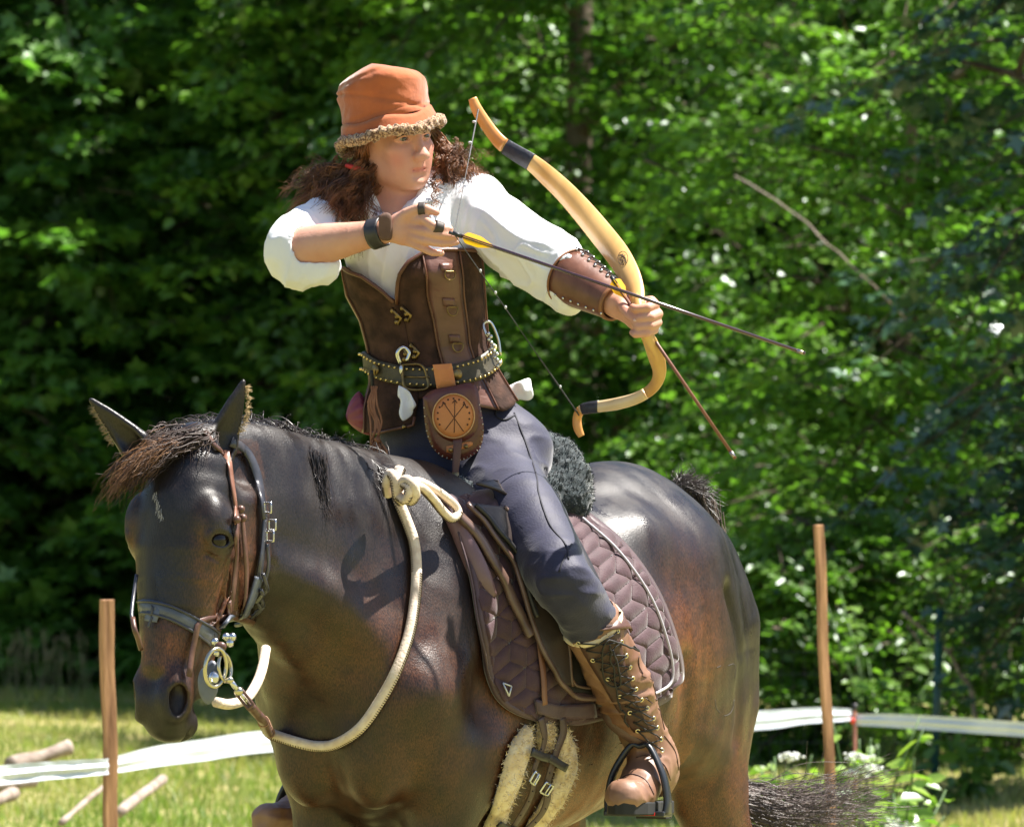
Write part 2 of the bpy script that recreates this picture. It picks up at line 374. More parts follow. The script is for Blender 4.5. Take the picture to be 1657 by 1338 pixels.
tree('maple_tree', 'shaded bluish maple hanging in at the right edge of the picture', z0(1850, 13.5), 14.8, 6.5, .9, 6, 'blue', 210, 60, .085, 'lobed', low=.95, tone=.35, droop=.4, zdense=1.5, tr=.06)
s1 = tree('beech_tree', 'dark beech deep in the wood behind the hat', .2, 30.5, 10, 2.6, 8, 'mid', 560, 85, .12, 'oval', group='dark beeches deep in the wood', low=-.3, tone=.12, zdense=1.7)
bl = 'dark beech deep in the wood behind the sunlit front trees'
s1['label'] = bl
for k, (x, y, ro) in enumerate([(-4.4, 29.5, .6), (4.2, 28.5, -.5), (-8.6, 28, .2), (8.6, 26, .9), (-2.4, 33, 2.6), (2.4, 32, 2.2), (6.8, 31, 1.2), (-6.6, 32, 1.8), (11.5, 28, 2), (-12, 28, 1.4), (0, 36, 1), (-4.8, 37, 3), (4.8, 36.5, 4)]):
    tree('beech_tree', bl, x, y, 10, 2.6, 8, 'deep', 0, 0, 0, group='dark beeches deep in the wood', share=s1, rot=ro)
# undergrowth at the foot of the wood
def shrub(name, label, x, y, h, r, seed, m, nsp, nleaf, size, kind='oval', cat='shrub', group=None, **kw):
    zb = float(gz(x, y)); t = empty(name, (x, y, zb), label, cat, group); rng = random.Random(seed); b = MB()
    for k in range(9):
        a = rng.uniform(0, 6.28); e = A([x+math.cos(a)*r*.6, y+math.sin(a)*r*.6, zb+h*rng.uniform(.6, .95)])
        b.tube(smooth([[x+rng.uniform(-.1, .1), y, zb-.05], [(x*2+e[0])/3, (y*2+e[1])/3, zb+h*.45], e], 6), np.linspace(.015, .004, 6), 5)
    b.build('stems', bark, t); (V, F, tn), tw = crown(seed, (x, y, zb+h*.52), (r, r, h*.5), nsp, nleaf, size, kind, L=(.25, .55), zdense=1., **kw)
    tw.build('twigs', bark, t); mesh('foliage', V, F, LM[m], t, sm=False, attrs={'tone': ('POINT', tn)}); return t
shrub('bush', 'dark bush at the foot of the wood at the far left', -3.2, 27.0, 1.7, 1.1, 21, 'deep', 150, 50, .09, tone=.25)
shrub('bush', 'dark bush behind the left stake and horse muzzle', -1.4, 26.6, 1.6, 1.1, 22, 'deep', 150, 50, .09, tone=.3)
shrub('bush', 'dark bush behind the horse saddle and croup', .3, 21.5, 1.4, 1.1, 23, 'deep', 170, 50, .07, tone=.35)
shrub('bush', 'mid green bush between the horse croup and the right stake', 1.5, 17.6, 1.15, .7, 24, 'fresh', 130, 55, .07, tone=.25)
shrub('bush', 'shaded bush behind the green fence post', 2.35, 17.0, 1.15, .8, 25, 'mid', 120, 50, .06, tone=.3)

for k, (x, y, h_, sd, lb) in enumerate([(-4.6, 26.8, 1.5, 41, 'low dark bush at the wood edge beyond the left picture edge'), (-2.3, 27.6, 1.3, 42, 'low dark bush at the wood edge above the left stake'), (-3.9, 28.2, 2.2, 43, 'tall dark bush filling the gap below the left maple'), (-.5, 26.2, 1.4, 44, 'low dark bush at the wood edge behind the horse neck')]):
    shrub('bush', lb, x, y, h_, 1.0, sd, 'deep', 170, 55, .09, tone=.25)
# ------------------------------------------------------------------ horse (frame: u forward, v to its left, w up)
HF = A([-.53, -.848, 0]); HL_ = A([.848, -.53, 0]); HO = A([-.05, 0, 0])
def H(u, v, w): return HO+u*HF+v*HL_+A([0, 0, w])
def Hs(L): return [H(*q) for q in L]
HR = A([HF, HL_, [0, 0, 1]])
hp = []
def hE(c, r, k=.05, op=1, R=None): hp.append(E(H(*c), r, HR if R is None else R, k, op))
def hT(p, rs, rt=None, side=HL_, k=.05, op=1, n=0): hp.append(T(Hs(p), rs, rt, side, k, op, n))
# trunk: rings along the body
hT([(-.77, 0, 1.27), (-.62, 0, 1.235), (-.45, 0, 1.205), (-.2, 0, 1.165), (.05, 0, 1.13), (.28, 0, 1.14), (.46, 0, 1.13)],
   [.16, .22, .262, .30, .295, .235, .175], [.24, .325, .355, .365, .375, .37, .28], n=22)
hT([(.36, 0, 1.44), (.2, 0, 1.43), (0, 0, 1.36), (-.2, 0, 1.36)], [.07, .075, .1, .12], [.11, .12, .12, .12], k=.1)   # withers
hE((-.50, 0, 1.42), (.23, .145, .155), .1)                         # croup
for s in (1, -1):
    hE((-.33, s*.165, 1.40), (.11, .075, .085), .06)                 # point of hip
    hT([(-.51, s*.13, 1.36), (-.58, s*.14, 1.16), (-.55, s*.15, 1.0)], [.11, .11, .085], [.18, .18, .13], k=.08)     # thigh
    hT([(-.73, s*.085, 1.36), (-.805, s*.095, 1.22), (-.80, s*.10, 1.05), (-.76, s*.10, .88)], [.08, .10, .095, .07], [.09, .1, .11, .1], k=.07)
    q = .06 if s > 0 else .36; q0 = .02 if s > 0 else .2
    hT([(-.67+q0, s*.13, 1.02), (-.775+q, s*.12, .86), (-.89+q, s*.13, .68), (-.96+q, s*.135, .56)], [.085, .072, .052, .04], [.15, .11, .075, .055], k=.06)
    hT([(-.96+q, s*.135, .56), (-.95+q, s*.135, .35), (-.94+q, s*.135, .2), (-.87+q, s*.135, .10)], [.036, .028, .034, .034], [.048, .036, .04, .04], k=.03)
    hT([(-.86+q, s*.135, .10), (-.83+q, s*.135, .03)], [.05, .062], [.055, .07], k=.02)
    # shoulder blade, arm, foreleg
    hT([(.24, s*.11, 1.44), (.40, s*.135, 1.26), (.52, s*.145, 1.12)], [.055, .07, .08], [.10, .12, .095], k=.07)
    hT([(.52, s*.14, 1.12), (.45, s*.155, .98), (.34, s*.16, .93)], [.08, .07, .06], [.09, .09, .08], k=.06)
    hT([(.20, s*.18, 1.30), (.24, s*.19, 1.12), (.30, s*.185, 1.0)], [.06, .065, .06], [.09, .1, .08], k=.07)
    hT([(.40, s*.145, 1.0), (.42, s*.14, .8), (.43, s*.14, .56)], [.09, .07, .04], [.105, .07, .045], k=.05)
    hE((.435, s*.145, .54), (.045, .045, .06), .03)
    hT([(.43, s*.145, .5), (.43, s*.145, .28), (.43, s*.145, .2), (.48, s*.145, .1)], [.03, .026, .034, .034], [.038, .03, .038, .038], k=.03)
    hT([(.49, s*.145, .10), (.52, s*.145, .03)], [.052, .062], [.055, .066], k=.02)
    hE((.57, s*.078, 1.04), (.08, .08, .16), .05)              # breast muscles
    hE((.59, s*.06, 1.22), (.06, .07, .1), .07)
hT([(.13, .25, 1.3), (.15, .30, 1.15), (.2, .29, 1.0)], [.005, .008, .008], k=.06, op=0)
hT([(.66, 0, 1.12), (.69, 0, .98), (.62, 0, .88)], [.012, .016, .016], k=.025, op=0)   # groove between them
# neck
hT([(.30, 0, 1.31), (.48, -.005, 1.34), (.64, -.02, 1.395), (.78, -.04, 1.455), (.90, -.06, 1.49), (.98, -.075, 1.52)],
   [.165, .14, .118, .10, .09, .08], [.265, .265, .235, .185, .16, .13], n=18, k=.09)
hT([(.30, .0, 1.53), (.5, -.01, 1.56), (.68, -.025, 1.60), (.82, -.045, 1.625), (.95, -.065, 1.635)], [.035, .035, .035, .035, .04], [.05, .05, .05, .05, .05], k=.07)
hT([(.53, .125, 1.10), (.60, .10, 1.22), (.74, .06, 1.33), (.86, .01, 1.38)], [.03, .04, .04, .035], k=.05)
hT([(.62, -.1, 1.15), (.68, -.07, 1.25), (.80, -.08, 1.33)], [.05, .05, .04], k=.06)
# head (frame: a down the face, b out of the face, c to its left)
yaw, pit = math.radians(32), math.radians(6.5)
fh = A([-math.sin(yaw), -math.cos(yaw), 0]); ha = math.cos(pit)*A([0, 0, -1.])+math.sin(pit)*fh; hb = math.cos(pit)*fh+math.sin(pit)*A([0, 0, 1.]); hc = A([math.cos(yaw), -math.sin(yaw), 0])
HH = P(273, 704, -.97)
HD = A([ha, hb, hc])
def G(a, b, c): return HH+a*ha+b*hb+c*hc
def gE(c, r, k=.02, op=1, R=None): hp.append(E(G(*c), r, HD if R is None else R, k, op))
def gT(p, rs, rt=None, k=.02, op=1, n=0, side=hc): hp.append(T([G(*q) for q in p], rs, rt, side, k, op, n))
gT([(.03, -.10, 0), (.10, -.092, 0), (.20, -.075, 0), (.30, -.07, 0), (.40, -.06, 0), (.50, -.055, 0)], [.068, .09, .100, .088, .068, .050], [.07, .082, .085, .075, .062, .05], k=.04, n=10)
gE((.13, -.07, 0), (.10, .065, .065), .04)
for s in (1, -1):
    gE((.185, -.065, s*.094), (.055, .045, .026), .025)            # orbit
    gE((.155, -.04, s*.085), (.035, .02, .022), .03)
    gT([(.25, -.075, s*.075), (.36, -.085, s*.055)], [.012, .008], k=.025)   # facial crest
    gT([(.12, -.19, s*.05), (.22, -.20, s*.048), (.31, -.165, s*.042)], [.035, .04, .032], [.075, .105, .07], k=.03)  # jowl
    gT([(.28, -.15, s*.03), (.40, -.13, s*.03), (.5, -.115, s*.025)], [.03, .025, .024], [.05, .035, .028], k=.03)
    oE = nrm([0, .42, .90*s]); tE = nrm(np.cross([1., 0, 0], oE)); tE = tE if tE[1] > 0 else -tE; eC = A([.205, -.055, s*.0935])
    gE(tuple(eC+oE*.018), (.018, .025, .016), .006, 0, R=A([A([1., 0, 0])@HD, tE@HD, oE@HD]))
    gT([eC+oE*(.019-.003*abs(math.cos(q)))+tE*.027*math.cos(q)-A([1., 0, 0])*.0155*math.sin(q) for q in np.linspace(-.1, 3.25, 9)], .0062, k=.010, side=ha)
    gT([eC+oE*(.017-.004*abs(math.cos(q)))+tE*.026*math.cos(q)+A([1., 0, 0])*.0145*math.sin(q) for q in np.linspace(0, 3.14, 9)], .0042, k=.007, side=ha)
    gT([eC+oE*.017+tE*.029*math.cos(q)-A([1., 0, 0])*.028*math.sin(q) for q in np.linspace(.3, 2.9, 7)], .0035, k=.010, side=ha)
    gE((.515, -.035, s*.036), (.055, .036, .032), .02)            # nostril wing
    oN = nrm([0, .62, .78*s]); tN = nrm(np.cross([1., 0, 0], oN)); cN = A([.528, -.024, s*.044])
    lp_ = [cN+A([1, 0, .0])*.039*math.cos(q)+tN*.025*math.sin(q)*(1-.25*math.cos(q))-oN*.004*(1-math.cos(q)) for q in np.linspace(0, 2*math.pi, 15)]
    gT(lp_, .0062, k=.012, side=ha)
    gE(tuple(cN+oN*.004+A([.001, 0, 0])), (.034, .0205, .024), .006, 0, R=A([A([1., 0, 0])@HD, tN@HD, oN@HD]))
    gE(tuple(cN-oN*.016+A([.006, 0, 0])), (.028, .020, .022), .006, 0, R=A([A([1., 0, 0])@HD, tN@HD, oN@HD]))
    for q in range(3): gT([(.475+.012*q, -.05-.01*q, s*(.046+.002*q)), (.50+.012*q, -.072, s*.050), (.54, -.078-.006*q, s*.044)], .002, k=.006, op=0)
gE((.545, -.055, 0), (.054, .048, .044), .03)                      # muzzle
gE((.583, -.065, 0), (.028, .042, .038), .02)                     # upper lip
gE((.572, -.110, 0), (.034, .036, .034), .03)                    # chin
gT([(.602, -.096, -.05), (.60, -.094, 0), (.60, -.096, .05)], .0035, k=.008, op=0)
gT([(.60, -.092, .034), (.575, -.095, .053), (.54, -.098, .058), (.515, -.10, .056)], .0045, k=.010, op=0)
gT([(.12, -.013, 0), (.3, -.006, 0), (.46, -.008, 0)], [.02, .02, .02], [.012, .012, .01], k=.03)
# ears
def ear(base, mid, tip, face, w0=.033):
    sd = nrm(np.cross(nrm(tip-base), face))
    hp.append(T(smooth([base, mid, tip], 7), np.interp(np.linspace(0, 1, 7), [0, .35, .8, 1], [w0*.8, w0, w0*.5, .006]), np.interp(np.linspace(0, 1, 7), [0, .4, 1], [.026, .022, .005]), sd, .012))
    q = smooth([base, mid, tip], 7)+face*.016
    hp.append(T(q[1:], np.interp(np.linspace(0, 1, 6), [0, .35, .8, 1], [w0*.5, w0*.66, w0*.35, .002]), np.interp(np.linspace(0, 1, 6), [0, .4, 1], [.018, .016, .004]), sd, .006, 0))
ear(P(345, 755, -.90), P(364, 700, -.885), P(394, 617, -.88), nrm([.45, -.85, .1]), .040)
ear(P(236, 742, -.93), P(205, 705, -.94), P(147, 647, -.95), nrm([-.1, -.95, -.2]), .036)
for s in (1, -1):                              # veins and muscle edges
    hT([(-.30, s*.30, 1.12), (-.1, s*.315, 1.02), (.1, s*.31, .95)], .003, k=.02)
    hT([(.44, s*.165, 1.25), (.47, s*.185, 1.15), (.44, s*.20, 1.02)], .006, k=.035, op=0)
    hT([(.30, s*.17, 1.42), (.37, s*.19, 1.30), (.43, s*.20, 1.19), (.50, s*.20, 1.12)], .010, k=.05)
    hT([(-.60, s*.24, 1.3), (-.68, s*.25, 1.15), (-.70, s*.235, .98)], .006, k=.05, op=0)
    hT([(-.36, s*.285, 1.15), (-.40, s*.27, 1.0), (-.36, s*.25, .9)], .004, k=.06, op=0)
hT([(.62, -.10, 1.28), (.72, -.10, 1.36), (.84, -.12, 1.42)], .006, k=.03, op=0)
for q in range(0): hT([(.84+.012*q, .02, 1.36+.012*q), (.80+.016*q, .055, 1.38+.02*q), (.78+.02*q, .06, 1.43+.015*q)], .003, k=.018, op=0)
gT([(.24, -.10, .098), (.32, -.11, .085), (.42, -.10, .066)], .003, k=.012); gT([(.30, -.13, .09), (.36, -.10, .082), (.40, -.06, .072)], .0025, k=.010)
gT([(.165, -.03, .085), (.15, -.055, .10), (.16, -.09, .107)], .004, k=.014); gT([(.172, -.022, .082), (.160, -.04, .094)], .003, k=.008, op=0)
gT([(.235, -.035, .088), (.245, -.06, .102)], .003, k=.010, op=0)
HX = gax([-1.02, -1.45, -.02], [.85, 1.05, 1.85], .008)
def refine(ax, lo, hi, st):
    a = ax[ax < lo]; b = ax[ax > hi]; return np.concatenate([a, np.arange(lo, hi, st), b])
HX[0] = refine(HX[0], -.98, -.52, .0045); HX[1] = refine(HX[1], -1.2, -.85, .0045); HX[2] = refine(HX[2], 1.0, 1.8, .0045)
HV, HFc = polyg(hp, *HX, cf=4)
N0 = vnormals(HV, HFc)
loc = np.column_stack([(HV-HO)@HF, (HV-HO)@HL_, HV[:, 2]]); hd = (HV-HH)@HD.T
neckm = np.clip((loc[:, 0]-.25)/.25, 0, 1)*(hd[:, 1] < .2)
# soft muscle relief and skin folds
HV += N0*((vn(loc*A([1, 1, .6]), 7, 1)*.0035+vn(loc, 19, 2)*.0008))[:, None]
horse = empty('horse', (*H(-.1, 0, 0)[:2], 0), 'dark bay horse trotting toward the camera with ears pricked under the archer', 'horse')
# coat: 0 black-brown, 1 reddish brown where the real coat fades
u_, v_, w_ = loc.T
tan = np.clip((1.12-w_)/.22, 0, 1)*np.clip((.32-u_)/.3, .12, 1)*np.where(u_ < -.48, .42, 1.)
tan = np.maximum(tan, .85*np.exp(-((u_+.40)/.13)**2-((w_-1.12)/.2)**2))         # flank
tan = np.maximum(tan, .5*np.exp(-((u_-.33)/.08)**2-((w_-1.08)/.17)**2))
tan = np.maximum(tan, .75*np.exp(-((u_+1.03)/.05)**2)*(w_ < 1.42))
tan = np.maximum(tan, .30*np.exp(-((u_-.62)/.22)**2-((w_-1.2)/.16)**2))
tan = np.maximum(tan, .32*np.exp(-((u_-.55)/.15)**2-((w_-.95)/.12)**2))
inh = (hd[:, 1] > -.28) & (hd[:, 0] > -.02) & (u_ > .85)
t2 = .8*np.exp(-((hd[:, 0]-.43)/.05)**2)*np.exp(-((np.abs(hd[:, 2])-.03)/.03)**2)+.45*np.exp(-((np.abs(hd[:, 2])-.085)/.02)**2)*np.clip((hd[:, 0]-.12)/.14, 0, 1)
t2 = t2*np.clip((hd[:, 1]+.26)/.08, 0, 1)+.12*np.clip((-hd[:, 1]-.1)/.2, 0, 1)
tan = np.where(inh, t2, tan)
tan = np.clip(tan*(1+.35*vn(loc*A([1, 1, .6]), 16, 5)+.35*vn(loc, 45, 8)+.3*vn(loc, 110, 9))+.1*vn(loc, 40, 6)*tan, 0, 1)
tan *= (w_ > .62)
m = mat('bay_coat', (.0075, .0054, .0053), .36, (.0125, .0082, .0070), 14, .3, 420, attr='tan', col3=(.15, .050, .015), spec=.5, stretch=(1, 1, .3))
N_ = m.node_tree.nodes; L_ = m.node_tree.links; b_ = N_['Principled BSDF']; tc_ = N_.new('ShaderNodeTexCoord')
def _noise(sc, st, det=2):
    mp = N_.new('ShaderNodeMapping'); mp.inputs['Scale'].default_value = st; L_.new(tc_.outputs['Object'], mp.inputs[0]); no = N_.new('ShaderNodeTexNoise'); no.inputs['Scale'].default_value = sc; no.inputs['Detail'].default_value = det; L_.new(mp.outputs[0], no.inputs[0]); return no.outputs[0]
src = b_.inputs['Base Color'].links[0].from_socket
r1 = N_.new('ShaderNodeMapRange'); r1.inputs['From Min'].default_value = .3; r1.inputs['From Max'].default_value = .7; r1.inputs['To Min'].default_value = .35; r1.inputs['To Max'].default_value = 1.9; L_.new(_noise(420, (1, 1, .35)), r1.inputs['Value'])
mx = N_.new('ShaderNodeVectorMath'); mx.operation = 'SCALE'; L_.new(src, mx.inputs[0]); L_.new(r1.outputs[0], mx.inputs['Scale']); L_.new(mx.outputs[0], b_.inputs['Base Color'])
r2 = N_.new('ShaderNodeMapRange'); r2.inputs['From Min'].default_value = .3; r2.inputs['From Max'].default_value = .7; r2.inputs['To Min'].default_value = .22; r2.inputs['To Max'].default_value = .56; L_.new(_noise(16, (1, 1, .6), 6), r2.inputs['Value']); L_.new(r2.outputs[0], b_.inputs['Roughness'])
body = mesh('body', HV, HFc, m, horse, attrs={'tan': ('POINT', tan)})
HB = BVHTree.FromPolygons([tuple(v) for v in HV], [tuple(f) for f in HFc.tolist()])
def onh(px, py, off=.0, fall=None):
    """the point of the horse's surface seen at a photo pixel, lifted off along its normal"""
    o, d = ray(px, py); hit = HB.ray_cast(Vector(o), Vector(d))
    if hit[0] is None:
        pt = P(px, py, fall if fall is not None else 0.)
        q = HB.find_nearest(Vector(pt)); 
        return A(pt), A(q[1])
    return A(hit[0])+A(hit[1])*off, A(hit[1])
# eyes
for s in (1, -1):
    b_ = MB().ball(G(.205, -.055, s*.0945), .0230, 20, 12); e_ = b_.build('eye', mat('horse_eye', (.008, .004, .003), .12, spec=.4), horse)
# ------------------------------------------------------------------ rider
def Pv(px, py, v):                            # point seen at a pixel, on the plane v metres left of the horse's midline
    o, d = ray(px, py); n = HL_; return o+d*((HO+n*v-o).dot(n)/d.dot(n))
rider = empty('person', H(0, 0, 0), 'rider in orange hat and white shirt aiming a drawn bow from the horse', 'person')
hfy, hfp = math.radians(38), math.radians(5)
Fd = A([math.sin(hfy)*math.cos(hfp), -math.cos(hfy)*math.cos(hfp), -math.sin(hfp)]); U0 = nrm([-.17, 0, 1]); Rr = nrm(np.cross(Fd, U0)); Uu = np.cross(Rr, Fd)
HM = A([Rr, Fd, Uu]); HC = P(634, 220, -.09)
def Q(r, f, u):
    u = u*.88 if u < 0 else u; r = r*.96
    return HC+r*Rr+f*Fd+u*Uu
skin = mat('skin', (.62, .34, .245), .48, (.54, .26, .18), 11, .2, 170, sub=.12, spec=.4, attr='blush', col3=(.52, .13, .10), detail=7)
bp = []
def bE(c, r, k=.012, op=1): bp.append(E(Q(*c), r, HM, k, op))
def bT(p, r, k=.01, op=1, rt=None, n=0): bp.append(T([Q(*q) for q in p], r, rt, Rr, k, op, n))
# torso, arms, legs
tor = [(735, 745, .0), (712, 665, -.02), (695, 580, -.03), (676, 500, -.04), (664, 430, -.05), (657, 370, -.05)]
bp.append(T([P(*q) for q in tor], [.10, .115, .105, .12, .135, .12], [.07, .08, .075, .09, .095, .08], (1, 0, 0), .04, n=14))
bp.append(T([P(548, 352, -.06), P(600, 338, -.05), P(655, 330, -.05), P(715, 330, -.04), P(768, 340, -.05)], [.05, .05, .055, .05, .05], k=.05))
SR, ER, WR = P(540, 350, -.07), P(463, 408, -.24), P(610, 377, -.355)
SL_, EL, WL = P(772, 345, -.05), P(885, 425, -.21), P(998, 492, -.375)
bp.append(T([SR, (SR+ER)/2, ER], [.05, .046, .042], k=.03)); bp.append(T([ER, ER*.65+WR*.35, ER*.3+WR*.7, WR], [.043, .045, .035, .0265], [.043, .043, .034, .023], (0, 0, 1), .02, n=8))
bp.append(T([SL_, (SL_+EL)/2, EL], [.05, .046, .042], k=.03)); bp.append(T([EL, EL*.65+WL*.35, EL*.3+WL*.7, WL], [.042, .044, .035, .027], k=.02, n=8))
hipL, thL, knL, caL, anL = P(768, 742, .03), P(846, 838, -.25), Pv(915, 945, .365), Pv(963, 1020, .365), Pv(1058, 1222, .365)
def mirror(p): q = p-HO; return HO+q-2*q.dot(HL_)*HL_
hipR, thR, knR, caR, anR = [mirror(p) for p in (hipL, thL, knL, caL, anL)]; toR = Pv(492, 1330, -.37); anR = toR+A([0, 0, .09])-.12*HF; caR = (knR+anR)/2
for L in ((hipL, thL, knL), (hipR, thR, knR)): bp.append(T(L, [.07, .055, .038], k=.05))
for L in ((knL, caL, anL), (knR, caR, anR)): bp.append(T(L, [.038, .038, .03], k=.03))
# neck and head
bp.append(T([P(655, 352, -.04), Q(0, -.012, -.085), Q(0, -.02, -.03)], [.062, .047, .047], k=.025))
bT([(.036, -.03, -.07), (.016, .035, -.16)], [.012, .010], .02); bT([(-.036, -.03, -.07), (-.016, .035, -.16)], [.012, .010], .02)
bE((0, -.02, .03), (.073, .092, .092), .02); bE((0, .033, -.028), (.054, .060, .082), .03)
bT([(.048, -.005, -.045), (.043, .02, -.080), (.021, .062, -.102)], [.014, .015, .015], .025); bT([(-.050, -.005, -.045), (-.043, .02, -.080), (-.022, .062, -.102)], [.014, .015, .015], .025)
bE((0, .074, -.104), (.021, .018, .017), .02)
for s in (1, -1):
    bE((s*.041, .062, -.026), (.018, .018, .014), .022); bE((s*.026, .064, -.062), (.019, .020, .024), .03)
    bE((s*.031, .094, .001), (.0165, .012, .0115), .012, 0)
    bT([(s*.012, .090, .019), (s*.03, .089, .024), (s*.05, .072, .018)], [.006, .007, .006], .012)
    bT([(s*.016, .083, .004), (s*.024, .0885, .0080), (s*.035, .087, .0085), (s*.047, .074, .003)], .0032, .004)
    bT([(s*.016, .083, .001), (s*.026, .087, -.0045), (s*.038, .083, -.005), (s*.047, .074, .001)], .0028, .004)
    bE((s*.0115, .101, -.043), (.0075, .0105, .0075), .006); bE((s*.0075, .109, -.0505), (.0035, .005, .004), .003, 0)
    bE((s*.074, -.012, -.012), (.008, .016, .028), .008)
bT([(0, .086, .012), (0, .095, -.008), (0, .106, -.028), (0, .111, -.040)], [.0075, .0075, .0085, .0105], .014)
bT([(0, .094, -.052), (0, .092, -.064)], .008, .012)
bT([(.028, .0745, -.0745), (.013, .0875, -.0705), (.004, .0915, -.0700), (0, .0912, -.0712), (-.004, .0915, -.0700), (-.013, .0875, -.0705), (-.028, .0745, -.0745)], [.0015, .0032, .0036, .0036, .0036, .0032, .0015], .006)
bT([(.026, .0745, -.0775), (.012, .0860, -.0820), (0, .0890, -.0835), (-.012, .0860, -.0820), (-.026, .0745, -.0775)], [.0015, .0036, .0042, .0036, .0015], .006)
bT([(.029, .0765, -.0760), (.013, .0915, -.0765), (0, .0955, -.0765), (-.013, .0915, -.0765), (-.029, .0765, -.0760)], .0013, .0025, 0)
bT([(.01, .095, -.0935), (-.01, .095, -.0935)], .004, .012, 0)
# right hand, drawing
def fing(pts, r, k=.006, nail=None): bp.append(T([P(*q) for q in pts], r, k=k))
hy = -.372
bp.append(T([WR, P(628, 373, hy), P(645, 371, hy)], [.026, .026, .028], [.02, .018, .016], (0, 0, 1), .012))
bp.append(E(P(660, 372, hy), (.036, .0145, .034), A([nrm([1, -.15, 0]), nrm([.15, 1, 0]), [0, 0, 1]]), .014))
fing([(668, 357, hy-.008), (686, 355, -.400), (703, 366, -.415), (716, 370, -.41), (728, 371, -.40)], [.0115, .0105, .0092, .0088, .0075])
fing([(670, 371, hy-.010), (691, 375, -.405), (714, 380, -.412), (727, 382, -.405), (737, 383, -.395)], [.0115, .0105, .009, .0082, .007])
fing([(668, 383, hy-.008), (688, 389, -.40), (714, 394, -.405), (728, 394, -.40), (739, 392, -.39)], [.0108, .0098, .0088, .008, .0068])
fing([(664, 392, hy-.004), (683, 401, -.39), (700, 409, -.395), (714, 410, -.39)], [.0095, .0088, .0078, .0068])
fing([(645, 356, hy-.002), (658, 346, -.385), (675, 338, -.395), (690, 338, -.40), (706, 344, -.40)], [.014, .0125, .0105, .0098, .0075], .01)
# left hand round the grip
bp.append(T([WL, P(1010, 499, -.39), P(1028, 508, -.405)], [.026, .027, .03], [.022, .02, .018], (0, 0, 1), .014))
bp.append(E(P(1036, 510, -.405), (.026, .018, .036), None, .014))
for i, (x, y, r) in enumerate([(1046, 489, .0098), (1051, 504, .0102), (1050, 518, .0098), (1045, 530, .0088)]):
    fing([(x-10, y, -.395), (x+8, y-2, -.405), (x+14, y+4, -.43), (x+2, y+9, -.452), (x-17, y+11, -.452), (x-22, y+8, -.44)], [r*1.1, r*1.1, r*1.05, r, r*.92, r*.75], .005)
fing([(1004, 490, -.395), (1009, 499, -.42), (1018, 511, -.435), (1030, 521, -.447)], [.013, .012, .0108, .0085], .008)
lo = A([-.62, -.56, .75]); hi = A([.55, .45, 2.5])
ax = refine(refine(refine(np.arange(lo[0], hi[0], .006), -.36, -.16, .0018), -.16, -.05, .0024), .2, .34, .0026)
ay = refine(refine(np.arange(lo[1], hi[1], .006), -.48, -.33, .0026), -.22, -.10, .0018)
az = refine(refine(np.arange(lo[2], hi[2], .006), 1.85, 2.16, .0026), 2.16, 2.33, .0018)
BV, BF = polyg(bp, ax, ay, az, cf=5)
hq = (BV-HC)@HM.T
bl_ = np.zeros(len(BV))
for s in (1, -1): bl_ += .5*np.exp(-(((hq-A([s*.042, .075, -.04]))**2).sum(1))/.022**2)
lp = np.exp(-((hq[:, 2]+.0675)/.0062)**4-(hq[:, 0]/.023)**4)*(hq[:, 1] > .075); bl_ = np.clip(bl_+.6*lp, 0, 1)
mesh('body', BV, BF, skin, rider, attrs={'blush': ('POINT', bl_)})
BBV = BVHTree.FromPolygons([tuple(v) for v in BV], [tuple(f) for f in BF.tolist()])
nailm = mat('fingernail', (.72, .46, .38), .3)
for x, y, d_, n_ in ((728, 370, -.4065, (0, -1, .3)), (737, 382, -.4015, (0, -1, .3)), (738.5, 391, -.3965, (0, -1, .3)), (713, 409.5, -.3965, (0, -1, .2)), (1028, 518, -.4565, (-.3, -1, .3))):
    n_ = nrm(n_); x_ = nrm(np.cross(n_, [0, 0, 1.])); MB().ball(P(x, y, d_), (.0048, .0038, .0014), 10, 6, R=A([x_, np.cross(n_, x_), n_])).build('fingernail', nailm, rider)
brow_m = mat('brow_hair', (.07, .035, .018), .8)
for s in (1, -1):
    MB().ball(Q(s*.031, .0745, .0015), .0125, 16, 10).build('eye', mat('eye_white', (.32, .29, .28), .25), rider)
    e = rider.children[-1] if rider.children else None
    d_ = nrm(A([.10, 1, -.12])@HM)
    c = Q(s*.031, .0745, .0015)+d_*.0108
    MB().ball(c, (.0066, .0066, .0028), 14, 6, R=A([Rr, np.cross(d_, Rr), d_])).build('iris', mat('iris', (.022, .014, .010), .12, coat=1), rider)
    MB().tube(smooth([Q(s*.014, .0955, .0225), Q(s*.03, .0945, .029), Q(s*.050, .078, .0235)], 8), [.0012, .0028, .0032, .0032, .003, .0024, .0016, .0008], 6).build('eyebrow', brow_m, rider)
    MB().tube(smooth([Q(s*.0165, .0865, .006), Q(s*.025, .0918, .0105), Q(s*.036, .0897, .0108), Q(s*.049, .0765, .003)], 10), .0011, 5).build('lashes', brow_m, rider)

